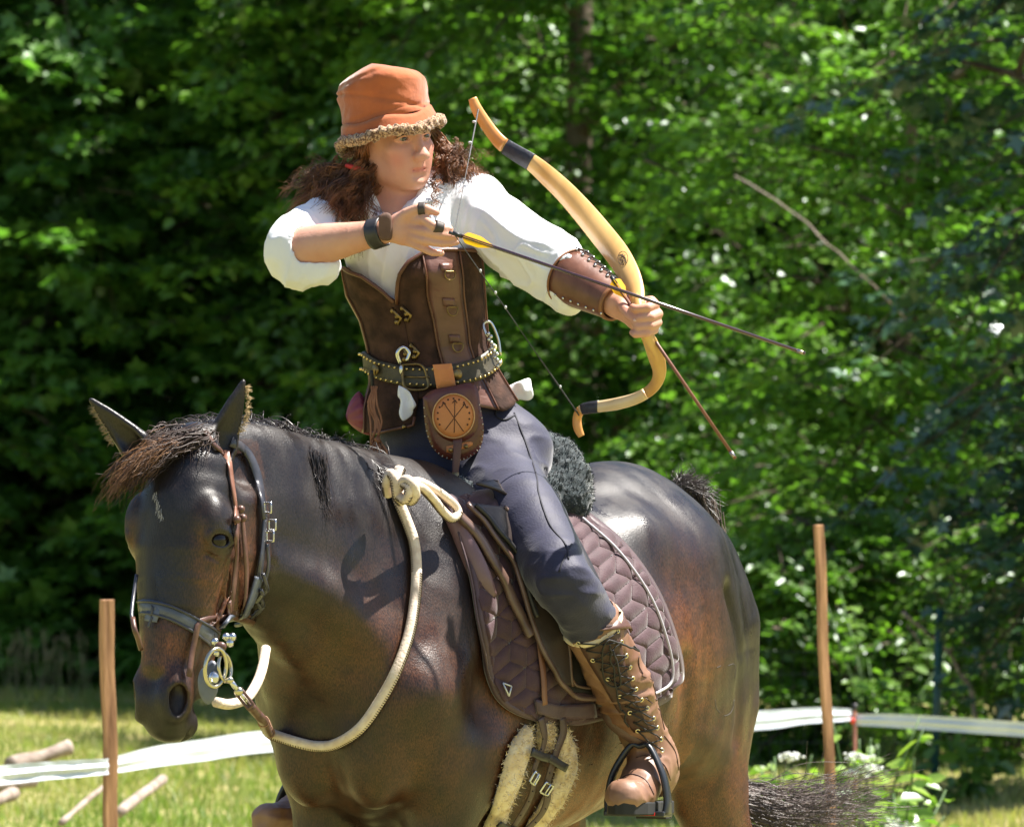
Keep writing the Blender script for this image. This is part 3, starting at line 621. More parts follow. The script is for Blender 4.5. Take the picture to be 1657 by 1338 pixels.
# torso surface used by the clothes: px centre, half width, half depth against photo row
TY = [(745, 735, .19, .15, .0), (700, 726, .185, .14, -.01), (660, 715, .17, .13, -.015), (620, 708, .145, .108, -.022), (590, 698, .134, .095, -.03), (560, 691, .129, .092, -.035), (520, 684, .134, .10, -.04), (480, 672, .147, .115, -.045), (430, 666, .150, .125, -.05), (395, 662, .15, .12, -.05), (360, 660, .135, .10, -.05)]
TYa = A(TY)[::-1]
def torso(row, th, off=0.):
    """surface point of the dressed torso; row = photo row of its ring, th = angle (0 right, -90 toward the camera)"""
    row = np.atleast_1d(row).astype(float); th = np.radians(np.atleast_1d(th).astype(float)); f = [np.interp(row, TYa[:, 0], TYa[:, i]) for i in range(1, 5)]
    c, s = np.cos(th), np.sin(th)
    x = (f[0]-PH[0])*(D+f[3])/D/K+(f[1]+off)*c; y = f[3]+(f[2]+off)*s; z = CAMZ-(row-PH[1])*(D+f[3])/D/K
    z = z-.05*c*0
    bust = np.exp(-((row-447)/26)**2)*(np.exp(-((np.degrees(th)+82)/24)**2)+np.exp(-((np.degrees(th)+133)/20)**2))*.022
    return np.column_stack([x+c*bust, y+s*bust, z])
def tpatch(r0, r1, t0, t1, nr, ntt, off=.0, slope=None):
    """grid between rows r0(th)..r1(th) and angles t0..t1"""
    V = []; ths = np.linspace(t0, t1, ntt)
    for j in range(nr):
        q = j/(nr-1); rows = A([r0(t)*(1-q)+r1(t)*q for t in ths]); V.append(torso(rows, ths, off))
    V = np.vstack(V); F = [(j*ntt+i, j*ntt+i+1, (j+1)*ntt+i+1, (j+1)*ntt+i) for j in range(nr-1) for i in range(ntt-1)]
    return V, F
# shirt
white = mat('shirt_cotton', (.82, .82, .84), .9, (.76, .76, .80), 8, .25, 70, spec=.2)
sp = [T([torso(r, 0)[0]*.5+torso(r, 180)[0]*.5 for r in (640, 620, 600, 590, 560, 520, 480, 430, 395, 360)], [q-.012 for q in (.14, .135, .13, .125, .12, .125, .138, .146, .148, .135)], [.092, .088, .082, .075, .074, .082, .097, .106, .106, .09], (1, 0, 0), .03, n=24)]
sp.append(T([P(545, 350, -.06), P(600, 330, -.045), P(655, 322, -.03), P(715, 322, -.035), P(772, 332, -.04)], [.058, .062, .06, .062, .06], k=.05))
sp.append(T([SR+A([.012, 0, -.006]), SR*.5+ER*.5+A([.006, 0, -.006]), ER+A([.010, 0, .008]), ER+A([.028, -.012, -.004])], [.056, .058, .056, .046], k=.03, n=10))
sp.append(T([ER+A([.012, 0, -.02]), ER+A([.03, -.015, -.034]), ER+A([.075, -.03, -.030])], [.042, .046, .040], k=.02))
sp.append(T([SL_, SL_*.6+EL*.4, SL_*.2+EL*.8, EL*.88+WL*.12, EL*.68+WL*.32], [.062, .07, .066, .064, .058], k=.03, n=10))
sp.append(T([EL*.85+WL*.15+A([0, 0, -.02]), EL*.70+WL*.30+A([.0, 0, -.05])], [.038, .032], k=.03))
sp.append(T([WR*.75+ER*.25, WR*.45+ER*.55, ER*.76+WR*.24], [.03, .042, .046], k=.004, op=0))          # sleeve mouths
sp.append(T([WL, EL*.3+WL*.7, EL*.64+WL*.36], [.05, .055, .050], k=.006, op=0))
sp.append(T([P(642, 290, -.12), P(638, 325, -.145), P(632, 358, -.17)], [.06, .045, .008], k=.004, op=0))
sp.append(E(P(648, 305, -.05), (.066, .066, .055), None, .006, 0))
SV, SF = auto(sp, .0042, cf=4)
Ns = vnormals(SV, SF)
def folds(V, axis0, f=1.0, seed=0):           # creases running along axis0
    a = nrm(axis0); W = V-np.outer(V@a, a)*.78
    n1 = vn(W, 26*f, seed); n2 = vn(W+.3*vn(V, 14, seed+1)[:, None]*.06, 42*f, seed+2)
    return (1-np.abs(n1))**2.6*.0065+(1-np.abs(n2))**3*.0022
dR = np.exp(-(np.linalg.norm(SV-(ER+SR)/2, axis=1)/.11)**2); dL = np.clip((SV[:, 0]-SL_[0]+.03)/.08, 0, 1); dL = dL*np.clip(((EL*.66+WL*.34-SV)@nrm(WL-EL)+.0)/.05, .15, 1)
fo = folds(SV, nrm(SR-ER)+A([.2, 0, .2]), .9, 3)*dR*3.2+folds(SV, EL-SL_, .8, 6)*dL*2.3+folds(SV, A([.25, -.2, 1]), 1, 9)*(1-np.maximum(dR, dL))*1.0
prow = PH[1]-(SV[:, 2]-CAMZ)*K; inner = np.clip((prow-425)/60, 0, 1)*(SV[:, 0] > -.37)*(SV[:, 0] < -.02)
SV = SV+Ns*((fo-.003)*(1-inner)-.004*inner)[:, None]
mesh('shirt', SV, SF, white, rider)
SBV = BVHTree.FromPolygons([tuple(v) for v in SV], [tuple(f) for f in SF.tolist()])
def on(bv, px, py, off=.0, fall=0.):
    o, d = ray(px, py); h = bv.ray_cast(Vector(o), Vector(d))
    if h[0] is None:
        pt = P(px, py, fall); q = bv.find_nearest(Vector(pt)); n = A(q[1]); c = A(q[0]); return c+n*off, n
    return A(h[0])+A(h[1])*off, A(h[1])
def plate(name, outline, c, y, th, bulge, m, parent=None, rings=5, tilt=(0, 0), nz=0, **kw):
    """a rounded slab: photo outline round centre c at depth y, thickness th, domed front"""
    o = A(outline, float); n = len(o); c = A(c, float); V = []; F = []
    def pt(q, dy): return P(q[0], q[1], y+(q[0]-c[0])/K*tilt[0]+(q[1]-c[1])/K*tilt[1]+dy)
    V += [pt(q, th) for q in o]
    for k in range(rings):
        s = 1-k/rings; V += [pt(c+(q-c)*s, -bulge*math.sqrt(max(0, 1-s**3))) for q in o]
    V.append(pt(c, -bulge)); V.append(pt(c, th))
    for k in range(rings):
        F += [(k*n+i, k*n+(i+1) % n, (k+1)*n+(i+1) % n, (k+1)*n+i) for i in range(n)]
    F += [(rings*n+i, rings*n+(i+1) % n, (rings+1)*n) for i in range(n)]; F += [((i+1) % n, i, (rings+1)*n+1) for i in range(n)]
    if nz: V = A(V); V = V+A([0, -1, 0])*((1-np.abs(vn(V*A([1.6, 1, .5]), 42, 6)))**3*nz)[:, None]+(vn(V, 55, 2)*nz*.35)[:, None]
    return mesh(name, V, F, m, parent, **kw)
def ribbon(centers, wdirs, widths, th, m, name, parent=None, normals=None, **kw):
    """flat band: cross-section width x thickness with rounded edges"""
    c = A(centers, float); n = len(c); wd = A(wdirs, float); w_ = np.broadcast_to(A(widths, float), (n,)); Tn = np.gradient(c, axis=0)
    V = []; pr = [(-1, 0), (-.93, .8), (0, 1), (.93, .8), (1, 0), (.93, -.8), (0, -1), (-.93, -.8)]
    for i in range(n):
        t = nrm(Tn[i]); a = nrm(wd[i]-t*wd[i].dot(t)); b = np.cross(t, a)
        for p, q in pr: V.append(c[i]+a*p*w_[i]/2+b*q*th/2)
    F = [(i*8+j, i*8+(j+1) % 8, (i+1)*8+(j+1) % 8, (i+1)*8+j) for i in range(n-1) for j in range(8)]+[tuple(range(8))[::-1], tuple((n-1)*8+j for j in range(8))]
    return mesh(name, V, F, m, parent, **kw)
def strap(name, px, width, bv, m, parent=None, n=24, off=.004, th=.004, fall=0., lift=None, **kw):
    """band that lies on a surface along a photo path"""
    q = smooth(px, n); pts, nn = [], []
    for x, y in q[:, :2]:
        p, nr = on(bv, x, y, off, fall); pts.append(p); nn.append(nr)
    pts = A(pts); nn = A(nn)
    for _ in range(2): pts[1:-1] = (pts[:-2]+2*pts[1:-1]+pts[2:])/4; nn[1:-1] = (nn[:-2]+2*nn[1:-1]+nn[2:])/4
    Tn = np.gradient(pts, axis=0)
    wd = np.cross(Tn, nn); return ribbon(pts, wd, width, th, m, name, parent, **kw)
# collar
for pts in ([(598, 352), (612, 338), (640, 352), (610, 372)], [(640, 352), (668, 322), (690, 318), (665, 348)]):
    pass
collar = MB()
for a, b in (([(597, 322), (606, 340), (628, 352)], [(588, 345), (600, 362), (616, 372)]), ([(634, 350), (655, 332), (682, 318)], [(650, 362), (672, 346), (698, 330)])):
    a = smooth(a, 8); b = smooth(b, 8); V = []
    for t in np.linspace(0, 1, 5):
        for i in range(8):
            q = a[i]*(1-t)+b[i]*t; p, nr = on(SBV, q[0], q[1], .006+.008*math.sin(t*3.1), -.12); V.append(p)
    collar.add(V, [(j*8+i, j*8+i+1, (j+1)*8+i+1, (j+1)*8+i) for j in range(4) for i in range(7)])
collar.build('collar', white, rider, solid=.0025)
# shirt tails
plate('shirt_tail', smooth([(645, 624), (656, 630), (668, 640), (674, 655), (668, 664), (664, 674), (652, 680), (646, 668), (648, 650), (643, 640), (645, 624)], 40)[:-1], (656, 655), -.150, .004, .002, white, rider, nz=.010, rings=9)
plate('shirt_tail', smooth([(815, 628), (838, 618), (856, 612), (860, 624), (863, 640), (856, 648), (840, 647), (828, 652), (812, 652), (806, 640), (815, 628)], 40)[:-1], (838, 633), .0, .02, .004, white, rider, nz=.007, rings=9)
# corset of separate panels
suede = mat('dark_suede', (.032, .017, .013), .85, (.075, .038, .027), 28, .6, 120, spec=.2, detail=8)
lea = mat('brown_leather', (.085, .030, .016), .42, (.14, .055, .03), 18, .35, 60)
lea2 = mat('panel_leather', (.085, .034, .024), .36, (.15, .068, .050), 9, .5, 30, stretch=(1, 1, 2.2))
corset = MB()
def neckl(t):                                 # sweetheart top edge, photo row against angle
    return float(np.interp(t, [-205, -180, -152, -128, -114, -107, -104, -100, -92, -80, -60, -35, 0, 30, 90, 155], [432, 431, 433, 447, 474, 494, 478, 448, 425, 410, 404, 404, 408, 412, 420, 432]))
def hem(t): return float(np.interp(t, [-205, -170, -140, -112, -106, -95, -70, -40, -15, 20, 90, 155], [690, 700, 700, 688, 645, 640, 655, 665, 650, 640, 660, 690]))
base_off = .004
edges = [-205, -160, -106, -80, -47, -12, 40, 90, 155]
pm = [lea, suede, suede, lea2, suede, lea, suede, suede]
for i in range(8):
    t0, t1 = edges[i]+.25, edges[i+1]-.25
    V, F = tpatch(neckl, hem, t0, t1, 40, max(8, int(abs(t1-t0)/4)), base_off)
    if i == 3:
        V = V+A([0, -1, 0])*(np.maximum(0, vn(V@A([[1, 0, .9], [0, 1, 0], [0, 0, .35]]), 34, 12))*.006)[:, None]
    mesh('corset_panel', V, F, pm[i], rider, solid=.004, off=1)
# binding along the top edge, seams
b = MB(); ths = np.linspace(-205, 155, 140); b.tube([torso(neckl(t)+2, t, .008)[0] for t in ths], .0042, 8, cap=False); b.build('corset_binding', lea, rider)
b = MB(); ths = np.linspace(-150, -110, 20); b.tube([torso(hem(t), t, .007)[0] for t in ths], .0035, 8); b.build('corset_binding', lea, rider)
for t in (-160, -80, -47, -12):
    b = MB(); rr = np.linspace(neckl(t), hem(t), 36); b.tube([torso(r, t, .0075)[0] for r in rr], .0022, 6); b.build('seam', lea, rider)
brass = mat('antique_brass', (.30, .21, .09), .35, (.16, .11, .05), 60, metal=1)
steel = mat('steel', (.62, .62, .62), .22, metal=1)
def dring(name, row, th, r, m, parent):
    c = torso(row, th, .013)[0]; n = nrm(torso(row, th, .1)[0]-c); x = nrm(np.cross(n, [0, 0, 1.])); 
    q = [c+x*r*math.cos(a)*1.0-A([0, 0, 1])*r*max(math.sin(a), -.35)*1.1+n*.001 for a in np.linspace(0, 2*math.pi, 22)]
    MB().tube(q, .0016, 6, cap=False).build(name, m, parent)
for row in (445, 502, 560):
    dring('ring', row, -62, .0125, brass, rider)
    V, F = tpatch(lambda t: row-17, lambda t: row-4, -68, -57, 4, 4, .008); mesh('ring_tab', V, F, lea2, rider, solid=.004, off=1)
for row in (512, 572):                        # busk hooks
    for t, dy in ((-112, 0), (-103, -4)):
        b = MB(); 
        for k in range(3): b.ball(torso(row+dy+k*9-8, t+(2 if k == 1 else 0), .010)[0], (.006, .004, .006), 10, 6)
        b.tube([torso(row+dy-10, t, .011)[0], torso(row+dy+4, t+5, .013)[0], torso(row+dy+14, t+1, .011)[0]], .0035, 6); b.build('busk_hook', brass, rider)
for row in (655, 672, 690):
    b = MB().ball(torso(row, -118, .010)[0], .0055, 10, 6); b.build('busk_hook', brass, rider)
# belt
bel = mat('belt_leather', (.040, .034, .018), .5, (.075, .062, .035), 30, .4, 90)
belt = empty('belt', torso(600, -90)[0], 'olive leather belt studded with brass rivets round the rider waist', 'belt')
def brow(t): return float(np.interp(t, [-205, -165, -140, -115, -95, -70, -50, -20, 0, 60, 155], [585, 585, 600, 609, 611, 606, 598, 580, 572, 570, 585]))
V, F = tpatch(lambda t: brow(t)-16, lambda t: brow(t)+16, -205, 155, 6, 90, .013); mesh('belt_strap', V, F, bel, belt, solid=.005, off=1)
b = MB()
for t in np.arange(-204, 150, 5.2):
    for s in (-1, 1): b.ball(torso(brow(t)+s*12, t, .019)[0], .0032, 6, 4)
tag(b.build('studs', mat('bright_brass', (.75, .55, .22), .25, metal=1), belt), kind='stuff')
for t in (-142, -72):
    n_ = nrm(torso(brow(t), t, .1)[0]-torso(brow(t), t, .0)[0]); x_ = nrm(np.cross(n_, [0, 0, 1.]))
    MB().ball(torso(brow(t), t, .019)[0], (.012, .012, .004), 16, 8, R=A([x_, np.cross(n_, x_), n_])).build('concho', brass, belt)
q = [torso(brow(-105)+dy, t, .021)[0] for t, dy in ((-113, -19), (-98, -19), (-96, 0), (-98, 19), (-113, 19), (-115, 0), (-113, -19))]
MB().tube(smooth(q, 40), .003, 8, cap=False).build('buckle', brass, belt)
MB().tube([torso(brow(-105), -114, .02)[0], torso(brow(-96), -94, .024)[0]], .0018, 6).build('buckle_tongue', brass, belt)
# second belt hardware at the right hip
b = MB(); b.tube(smooth([P(788, 545, -.09), P(782, 525, -.085), P(794, 522, -.075), P(806, 548, -.07), P(810, 575, -.07)], 20), .003, 8); 
b.build('chain_loop', steel, belt)
for k in range(12):
    a = k/11; MB().ball(P(790+18*a+3*math.sin(k*2.1), 540+52*a, -.10), .0045, 8, 5).build('chain_bead', steel, belt)
snap = empty('snap_hook', P(652, 590, -.16), 'small silver snap hook hanging on the corset beside the belt buckle', 'snap hook')
MB().tube(smooth([P(648, 588, -.155), P(643, 572, -.16), P(652, 562, -.16), P(662, 570, -.16), P(658, 584, -.16)], 18), [.0045]*10+[.004]*8, 8).build('hook', steel, snap)
MB().ball(P(649, 598, -.158), (.004, .004, .010), 10, 8).build('swivel', steel, snap)
# pouch
po = empty('belt_pouch', P(735, 680, -0.1800), 'oxblood leather belt pouch with round tan badge of crossed arrows', 'pouch')
oxb = mat('oxblood_leather', (.085, .018, .010), .32, (.12, .032, .018), 20, .25, 80, coat=.2)
tanl = mat('tan_leather', (.50, .17, .045), .45, (.58, .22, .065), 15, .25, 80)
ol = smooth([(684, 645), (700, 633), (735, 626), (760, 621), (772, 626), (778, 660), (783, 695), (777, 725), (760, 740), (740, 746), (715, 739), (697, 720), (688, 690), (684, 645)], 44)[:-1]
plate('pouch_body', ol, (734, 685), -0.1950, .045, .006, oxb, po)
fl = smooth([(684, 643), (700, 631), (735, 624), (760, 619), (770, 625), (774, 660), (773, 690), (762, 708), (740, 716), (715, 708), (700, 690), (690, 665), (684, 643)], 44)[:-1]
plate('pouch_flap', fl, (732, 668), -0.2040, .006, .004, oxb, po)
an_ = np.linspace(0, 2*math.pi, 41)[:-1]
plate('badge', np.column_stack([734+35*np.cos(an_), 673+37*np.sin(an_)]), (734, 673), -0.2110, .005, .002, tanl, po, rings=3)
MB().tube([P(734+33.5*math.cos(a), 673+35.5*math.sin(a), -0.2125) for a in np.linspace(0, 2*math.pi, 60)], .0012, 5, cap=False).build('badge_edge', mat('pale_stitch', (.55, .35, .16), .7), po)
ink = mat('burnt_mark', (.06, .025, .012), .8)
for (x0, y0, x1, y1) in ((718, 652, 750, 698), (752, 654, 720, 696), (736, 648, 735, 700)):
    b = MB().tube([P(x0, y0, -0.2132), P(x1, y1, -0.2132)], .0009, 5); dx, dy = (x0-x1)/55, (y0-y1)/55
    b.tube([P(x0-4*dy, y0+4*dx+5*-dy*0+4, -0.2132), P(x0, y0-1, -0.2132), P(x0+4*dy, y0-4*dx+4, -0.2132)], .0011, 5); b.build('arrow_mark', ink, po)
for k in range(13):
    a = math.radians(150+k*20); b = MB().ball(P(734+26*math.cos(a), 673+28*math.sin(a), -0.2128), (.0022, .0008, .0022), 8, 4).build('dot_mark', ink, po)
b = MB()
for k in range(60):
    i = k/60*43; q0 = ol[int(i)]; cc = A([734, 685]); q1 = cc+(q0-cc)*.955; q2 = cc+(q0-cc)*.99
    if q0[1] > 650: b.tube([P(*q1, -0.1995), P(*q2, -0.1980)], .0013, 4)
tag(b.build('stitching', mat('cream_thread', (.6, .52, .4), .8), po), kind='stuff')
plate('belt_loop', [(700, 590), (731, 588), (738, 625), (707, 630)], (718, 608), -0.1880, .005, .003, tanl, po, rings=2, sm=False, bev=.001)
plate('pouch_strap', smooth([(733, 708), (747, 708), (746, 735), (742, 765), (741, 800), (735, 804), (729, 800), (731, 765), (733, 735), (733, 708)], 24)[:-1], (738, 755), -0.2070, .004, .002, mat('strap_leather', (.10, .038, .03), .45, (.14, .06, .045), 20, .2, 60), po)
plate('strap_tip', [(732, 764), (743, 764), (741, 800), (735, 805), (729, 800)], (736, 782), -0.2100, .002, .002, mat('tip_brass', (.36, .30, .17), .4, (.22, .18, .10), 200, metal=1), po, rings=2)
plate('keeper', smooth([(722, 722), (760, 714), (762, 722), (726, 733), (722, 722)], 12)[:-1], (742, 723), -0.2030, .002, .002, tanl, po, rings=2)
for x, y in ((729, 728), (754, 722)): MB().ball(P(x, y, -0.2070), (.005, .003, .005), 12, 6).build('rivet', brass, po)
# maroon purse and tassel at the right hip
pu = empty('drawstring_purse', P(580, 680, -.02), 'small maroon gathered purse hanging from the belt at the left', 'purse')
mar = mat('maroon_leather', (.17, .022, .045), .5, (.24, .04, .07), 20, .2, 60)
V = []; nr_, na = 14, 48
for i in range(nr_):
    t = i/(nr_-1)
    for j in range(na):
        a = 2*math.pi*j/na; R_ = (math.sin(min(1, t*1.15+.03)*math.pi*.5)**.7)*(1-.0*t) if t < .75 else (1-((t-.75)/.25)**1.6*.85)
        rr = .030*R_*(1+.10*math.sin(a*11)*t**.6); ax_ = nrm([.9, 0, .25]); px_ = nrm(np.cross(ax_, [0, 1, 0])); py_ = np.cross(ax_, px_)
        V.append(P(557, 678, -.02)+ax_*(.005+t*.055)+(px_*math.cos(a)*1.55+py_*math.sin(a))*rr)
F = [(i*na+j, i*na+(j+1) % na, (i+1)*na+(j+1) % na, (i+1)*na+j) for i in range(nr_-1) for j in range(na)]+[tuple(range(na))]
mesh('purse_bag', V, F, mar, pu)
MB().tube(smooth([P(598, 660, -.06), P(603, 630, -.09), P(601, 600, -.11)], 10), .004, 8).build('purse_cord', mat('black_cord', (.02, .02, .022), .7), pu)
ta = empty('leather_tassel', P(612, 740, -.14), 'brown leather fringe tassel hanging beside the maroon purse', 'tassel')
tan2 = mat('fringe_leather', (.24, .095, .04), .7, (.34, .15, .07), 30, .3, 60)
rg = random.Random(5)
for k in range(14):
    a = k/13-.5; st = P(611+a*5, 712, -.15); e = P(611+a*36, 756+rg.uniform(-4, 5), -.15-rg.uniform(0, .02)); MB().tube([st, st*.5+e*.5+A([a*.012, 0, .004]), e], [.0022, .003, .0026], 5, flat=.5).build('fringe', tan2, ta)
for k in range(9):
    x = 606+rg.uniform(-5, 6); MB().tube(smooth([P(x+rg.uniform(-4, 4), 625, -.13), P(x-4+rg.uniform(-5, 5), 655, -.14), P(x+rg.uniform(-6, 8), 685, -.145), P(x+rg.uniform(-8, 8), 708+rg.uniform(-4, 16), -.15)], 12), .0023, 5).build('thong', tan2, ta)
MB().tube([P(608, 708, -.15), P(614, 716, -.152)], .006, 8).build('knot', tan2, ta)
# breeches
nav = mat('navy_breeches', (.017, .017, .042), .60, (.024, .024, .056), 30, .25, 200, sheen=.35, spec=.35)
tp_ = [T([torso(640, 0)[0]*.5+torso(640, 180)[0]*.5, P(728, 700, -.01), P(738, 750, .0)], [.13, .155, .15], [.10, .11, .11], (1, 0, 0), .05)]
for L in ((hipL, thL, knL, caL), (hipR, thR, knR, caR)):
    tp_.append(T([L[0]+A([.0, .0, .01]), L[0]*.5+L[1]*.5+A([0, .0, 0]), L[1], L[1]*.5+L[2]*.5, L[2], L[3]], [.098, .096, .089, .076, .061, .052], k=.04, n=14))
tp_.append(E(P(710, 765, .0), (.10, .10, .09), None, .05))
TV, TF = auto(tp_, .0055, cf=4); Nt = vnormals(TV, TF)
ax_ = nrm(knL-thL); tt = (TV-thL)@ax_/np.linalg.norm(knL-thL)
mk = np.exp(-((tt-1.05)/.22)**2)*(np.abs((TV-HO)@HL_-.33) < .2)
cr = (1-np.abs(vn(TV@A([[.5, 0, 0], [0, .5, 0], [.35, 0, 1]]), 34, 5)))**2.5
mh = np.exp(-((tt+.75)/.35)**2)
TV = TV+Nt*(cr*.008*mk+cr*.006*mh+.002*vn(TV, 12, 8))[:, None]
mesh('breeches', TV, TF, nav, rider)
TBV = BVHTree.FromPolygons([tuple(v) for v in TV], [tuple(f) for f in TF.tolist()])
seam = mat('dark_seam', (.012, .012, .022), .7)
strap('seam', [(832, 668), (852, 720), (868, 770), (872, 800), (890, 850), (915, 880), (920, 905)], .0035, TBV, seam, rider, 40, .001, .002)
strap('seam', [(822, 650), (800, 668), (815, 680), (833, 672)], .004, TBV, seam, rider, 16, .001, .003)
strap('seam', [(925, 880), (912, 905), (905, 925)], .0035, TBV, seam, rider, 12, .001, .002)
# boots
bo = mat('boot_leather', (.17, .080, .045), .48, (.30, .165, .105), 9, .3, 60, stretch=(1, 1, .6))
bo2 = mat('boot_dark_leather', (.055, .024, .018), .55, (.085, .04, .03), 25, .3, 60)
sole_m = mat('boot_sole', (.018, .018, .018), .75); fleece = mat('cream_fleece', (.62, .47, .28), .95, (.78, .66, .46), 30, .8, 90, sheen=.5)
LOC = []
def boot(kn, ca, an, toe_dir, left):
    dn = nrm(an-ca); b = []
    top = ca-dn*.022
    b.append(T([top, ca*.6+an*.4, ca*.25+an*.75, an], [.064, .057, .049, .047], k=.02, n=10))
    heel = an-toe_dir*.035+A([0, 0, -.055]); ball = an+toe_dir*.13+A([0, 0, -.083]); toe = an+toe_dir*.195+A([0, 0, -.085])
    b.append(T([an+toe_dir*.01+A([0, 0, -.02]), an+toe_dir*.07+A([0, 0, -.045]), ball, toe], [.048, .045, .049, .040], [.052, .045, .038, .034], HL_, .03, n=8))
    b.append(E(heel+A([0, 0, .012]), (.042, .042, .045), None, .03))
    b.append(T([top-dn*.08, top, top+dn*.012], [.055, .055, .056], k=.006, op=0))
    b.append(E(ball+A([0, 0, -.075]), (.3, .3, .045), None, .006, 0))
    V, F = auto(b, .0045, cf=4); N = vnormals(V, F)
    zz = (V-ca)@dn; cr = (1-np.abs(vn(V*A([.6, .6, 2.2]), 24, 3)))**2
    V = V+N*(cr*.010*np.exp(-((zz-.17)/.06)**2)+(1-np.abs(vn(V, 38, 9)))**3*.003+.0025*vn(V, 18, 2))[:, None]
    r = mesh('boot', V, F, bo, rider); LOC.append((V, F, heel, ball, toe))
    # sole and heel follow the foot
    s = MB(); n = 20; O = []
    side = nrm(np.cross([0, 0, 1.], toe_dir))
    for q, wd in ((-.045, .026), (-.03, .036), (.0, .037), (.06, .036), (.12, .048), (.175, .046), (.215, .030), (.228, .01)): O.append((q, wd))
    pts = [(q, w) for q, w in O]+[(q, -w) for q, w in O[::-1]]
    base = A([ (an+toe_dir*q+side*w_+A([0, 0, -.118-.0*q])) for q, w_ in pts]); m_ = len(pts)
    V = np.vstack([base-A([0, 0, .006]), base+A([0, 0, .022])]); F = [tuple(range(m_))[::-1], tuple(range(m_, 2*m_))]+[(i, (i+1) % m_, m_+(i+1) % m_, m_+i) for i in range(m_)]
    mesh('sole', V, F, sole_m, r, sm=False, bev=.003)
    hb_ = A([an+toe_dir*q+side*w_+A([0, 0, -.135]) for q, w_ in ((-.045, .026), (.0, .034), (.02, .034), (.02, -.034), (.0, -.034), (-.045, -.026))])
    V = np.vstack([hb_, hb_+A([0, 0, .03])]); mesh('heel', V, [tuple(range(6))[::-1], tuple(range(6, 12))]+[(i, (i+1) % 6, 6+(i+1) % 6, 6+i) for i in range(6)], sole_m, r, sm=False, bev=.002)
    q = [top+dn*.004+(np.cos(a)*nrm(np.cross(dn, HF))+np.sin(a)*nrm(np.cross(dn, np.cross(dn, HF))))*.0610 for a in np.linspace(0, 2*math.pi, 40)]
    c_ = MB().tube(q, .0075, 8, cap=False); c_.V[0] = c_.V[0]+(vn(c_.V[0], 180, 4)*.002)[:, None]; c_.build('boot_lining', fleece, r)
    return r, V
toeL = nrm(HF*.93+HL_*.2+A([0, 0, .04])); b1, _ = boot(knL, caL, anL, toeL, True)
toeR = nrm(HF*.93-HL_*.2); b2, _ = boot(knR, caR, anR, toeR, False)
V_, F_ = LOC[0][0], LOC[0][1]; BOV = BVHTree.FromPolygons([tuple(v) for v in V_], [tuple(f) for f in F_.tolist()])
def patch(name, Aa, Bb, bv, m, parent, nu=14, nv=10, off=.003, th=.003, fall=-.3, relief=None, attrs=None, sm=True, offax=1):
    """a sheet lying on a surface, spanning between two photo curves"""
    a = smooth(Aa, nv); b = smooth(Bb, nv); V = np.zeros((nu*nv, 3)); N = np.zeros((nu*nv, 3)); UV = []
    for i in range(nu):
        t = i/(nu-1)
        for j in range(nv):
            q = a[j]*(1-t)+b[j]*t; p, n_ = on(bv, q[0], q[1], off, fall); V[i*nv+j] = p; N[i*nv+j] = n_; UV.append(q)
    G3 = V.reshape(nu, nv, 3); 
    for _ in range(2):
        G3[1:-1, 1:-1] = (G3[1:-1, 1:-1]*2+G3[:-2, 1:-1]+G3[2:, 1:-1]+G3[1:-1, :-2]+G3[1:-1, 2:])/6
    V = G3.reshape(-1, 3); UV = A(UV)
    if relief is not None: V = V+N*relief(UV)[:, None]
    F = [(i*nv+j, i*nv+j+1, (i+1)*nv+j+1, (i+1)*nv+j) for i in range(nu-1) for j in range(nv-1)]
    n0 = np.cross(V[F[0][1]]-V[F[0][0]], V[F[0][3]]-V[F[0][0]])
    if n0.dot(A([0, -1, 0])) < 0: F = [f[::-1] for f in F]
    return mesh(name, V, F, m, parent, solid=th, off=offax, attrs=attrs, sm=sm), V, F, UV
patch('boot_tongue', [(923, 1010), (940, 1048), (970, 1098), (1000, 1148), (1025, 1183)], [(1000, 1010), (1005, 1048), (1017, 1098), (1035, 1148), (1055, 1183)], BOV, bo2, b1, 8, 18, .001, .003)
patch('boot_cuff', [(922, 1008), (945, 1000), (968, 996), (1015, 991), (1035, 990)], [(933, 1030), (955, 1022), (990, 1018), (1020, 1018), (1041, 1016)], BOV, mat('cuff_leather', (.10, .045, .03), .45, (.14, .07, .05), 12, .2, 40), b1, 6, 16, .006, .004)
for pts in ([(1000, 1262), (1022, 1252), (1045, 1262), (1058, 1285)], [(1075, 1190), (1092, 1215), (1098, 1245)], [(1030, 1225), (1052, 1222), (1075, 1238), (1085, 1262)], [(1045, 1060), (1060, 1120), (1075, 1180)]):
    MB().tube([on(BOV, x, y, .0005, -.3)[0] for x, y in smooth(pts, 16)], .0014, 5).build('seam', bo2, b1)
lace = mat('black_lace', (.02, .017, .016), .7)
Lh = [(997, 1020), (1003, 1038), (1011, 1060), (1017, 1078), (1022, 1096), (1027, 1113), (1036, 1130), (1045, 1145), (1055, 1161), (1061, 1176), (1067, 1195), (1069, 1214)]
Lf = [(937, 1038), (949, 1050), (960, 1066), (972, 1081), (984, 1096), (993, 1110), (1002, 1124), (1011, 1138), (1018, 1151), (1025, 1165), (1031, 1180), (1035, 1200)]
for (x, y) in Lh+Lf[::2]:
    p, n_ = on(BOV, x, y, .005, -.3); x_ = nrm(np.cross(n_, [0, 0, 1.]))
    q = [p+(x_*math.cos(a)+np.cross(n_, x_)*math.sin(a))*.0042 for a in np.linspace(0, 6.283, 12)]
    MB().tube(q, .0018, 6, cap=False).build('eyelet', mat('brass_eyelet', (.75, .65, .42), .3, metal=1), b1)
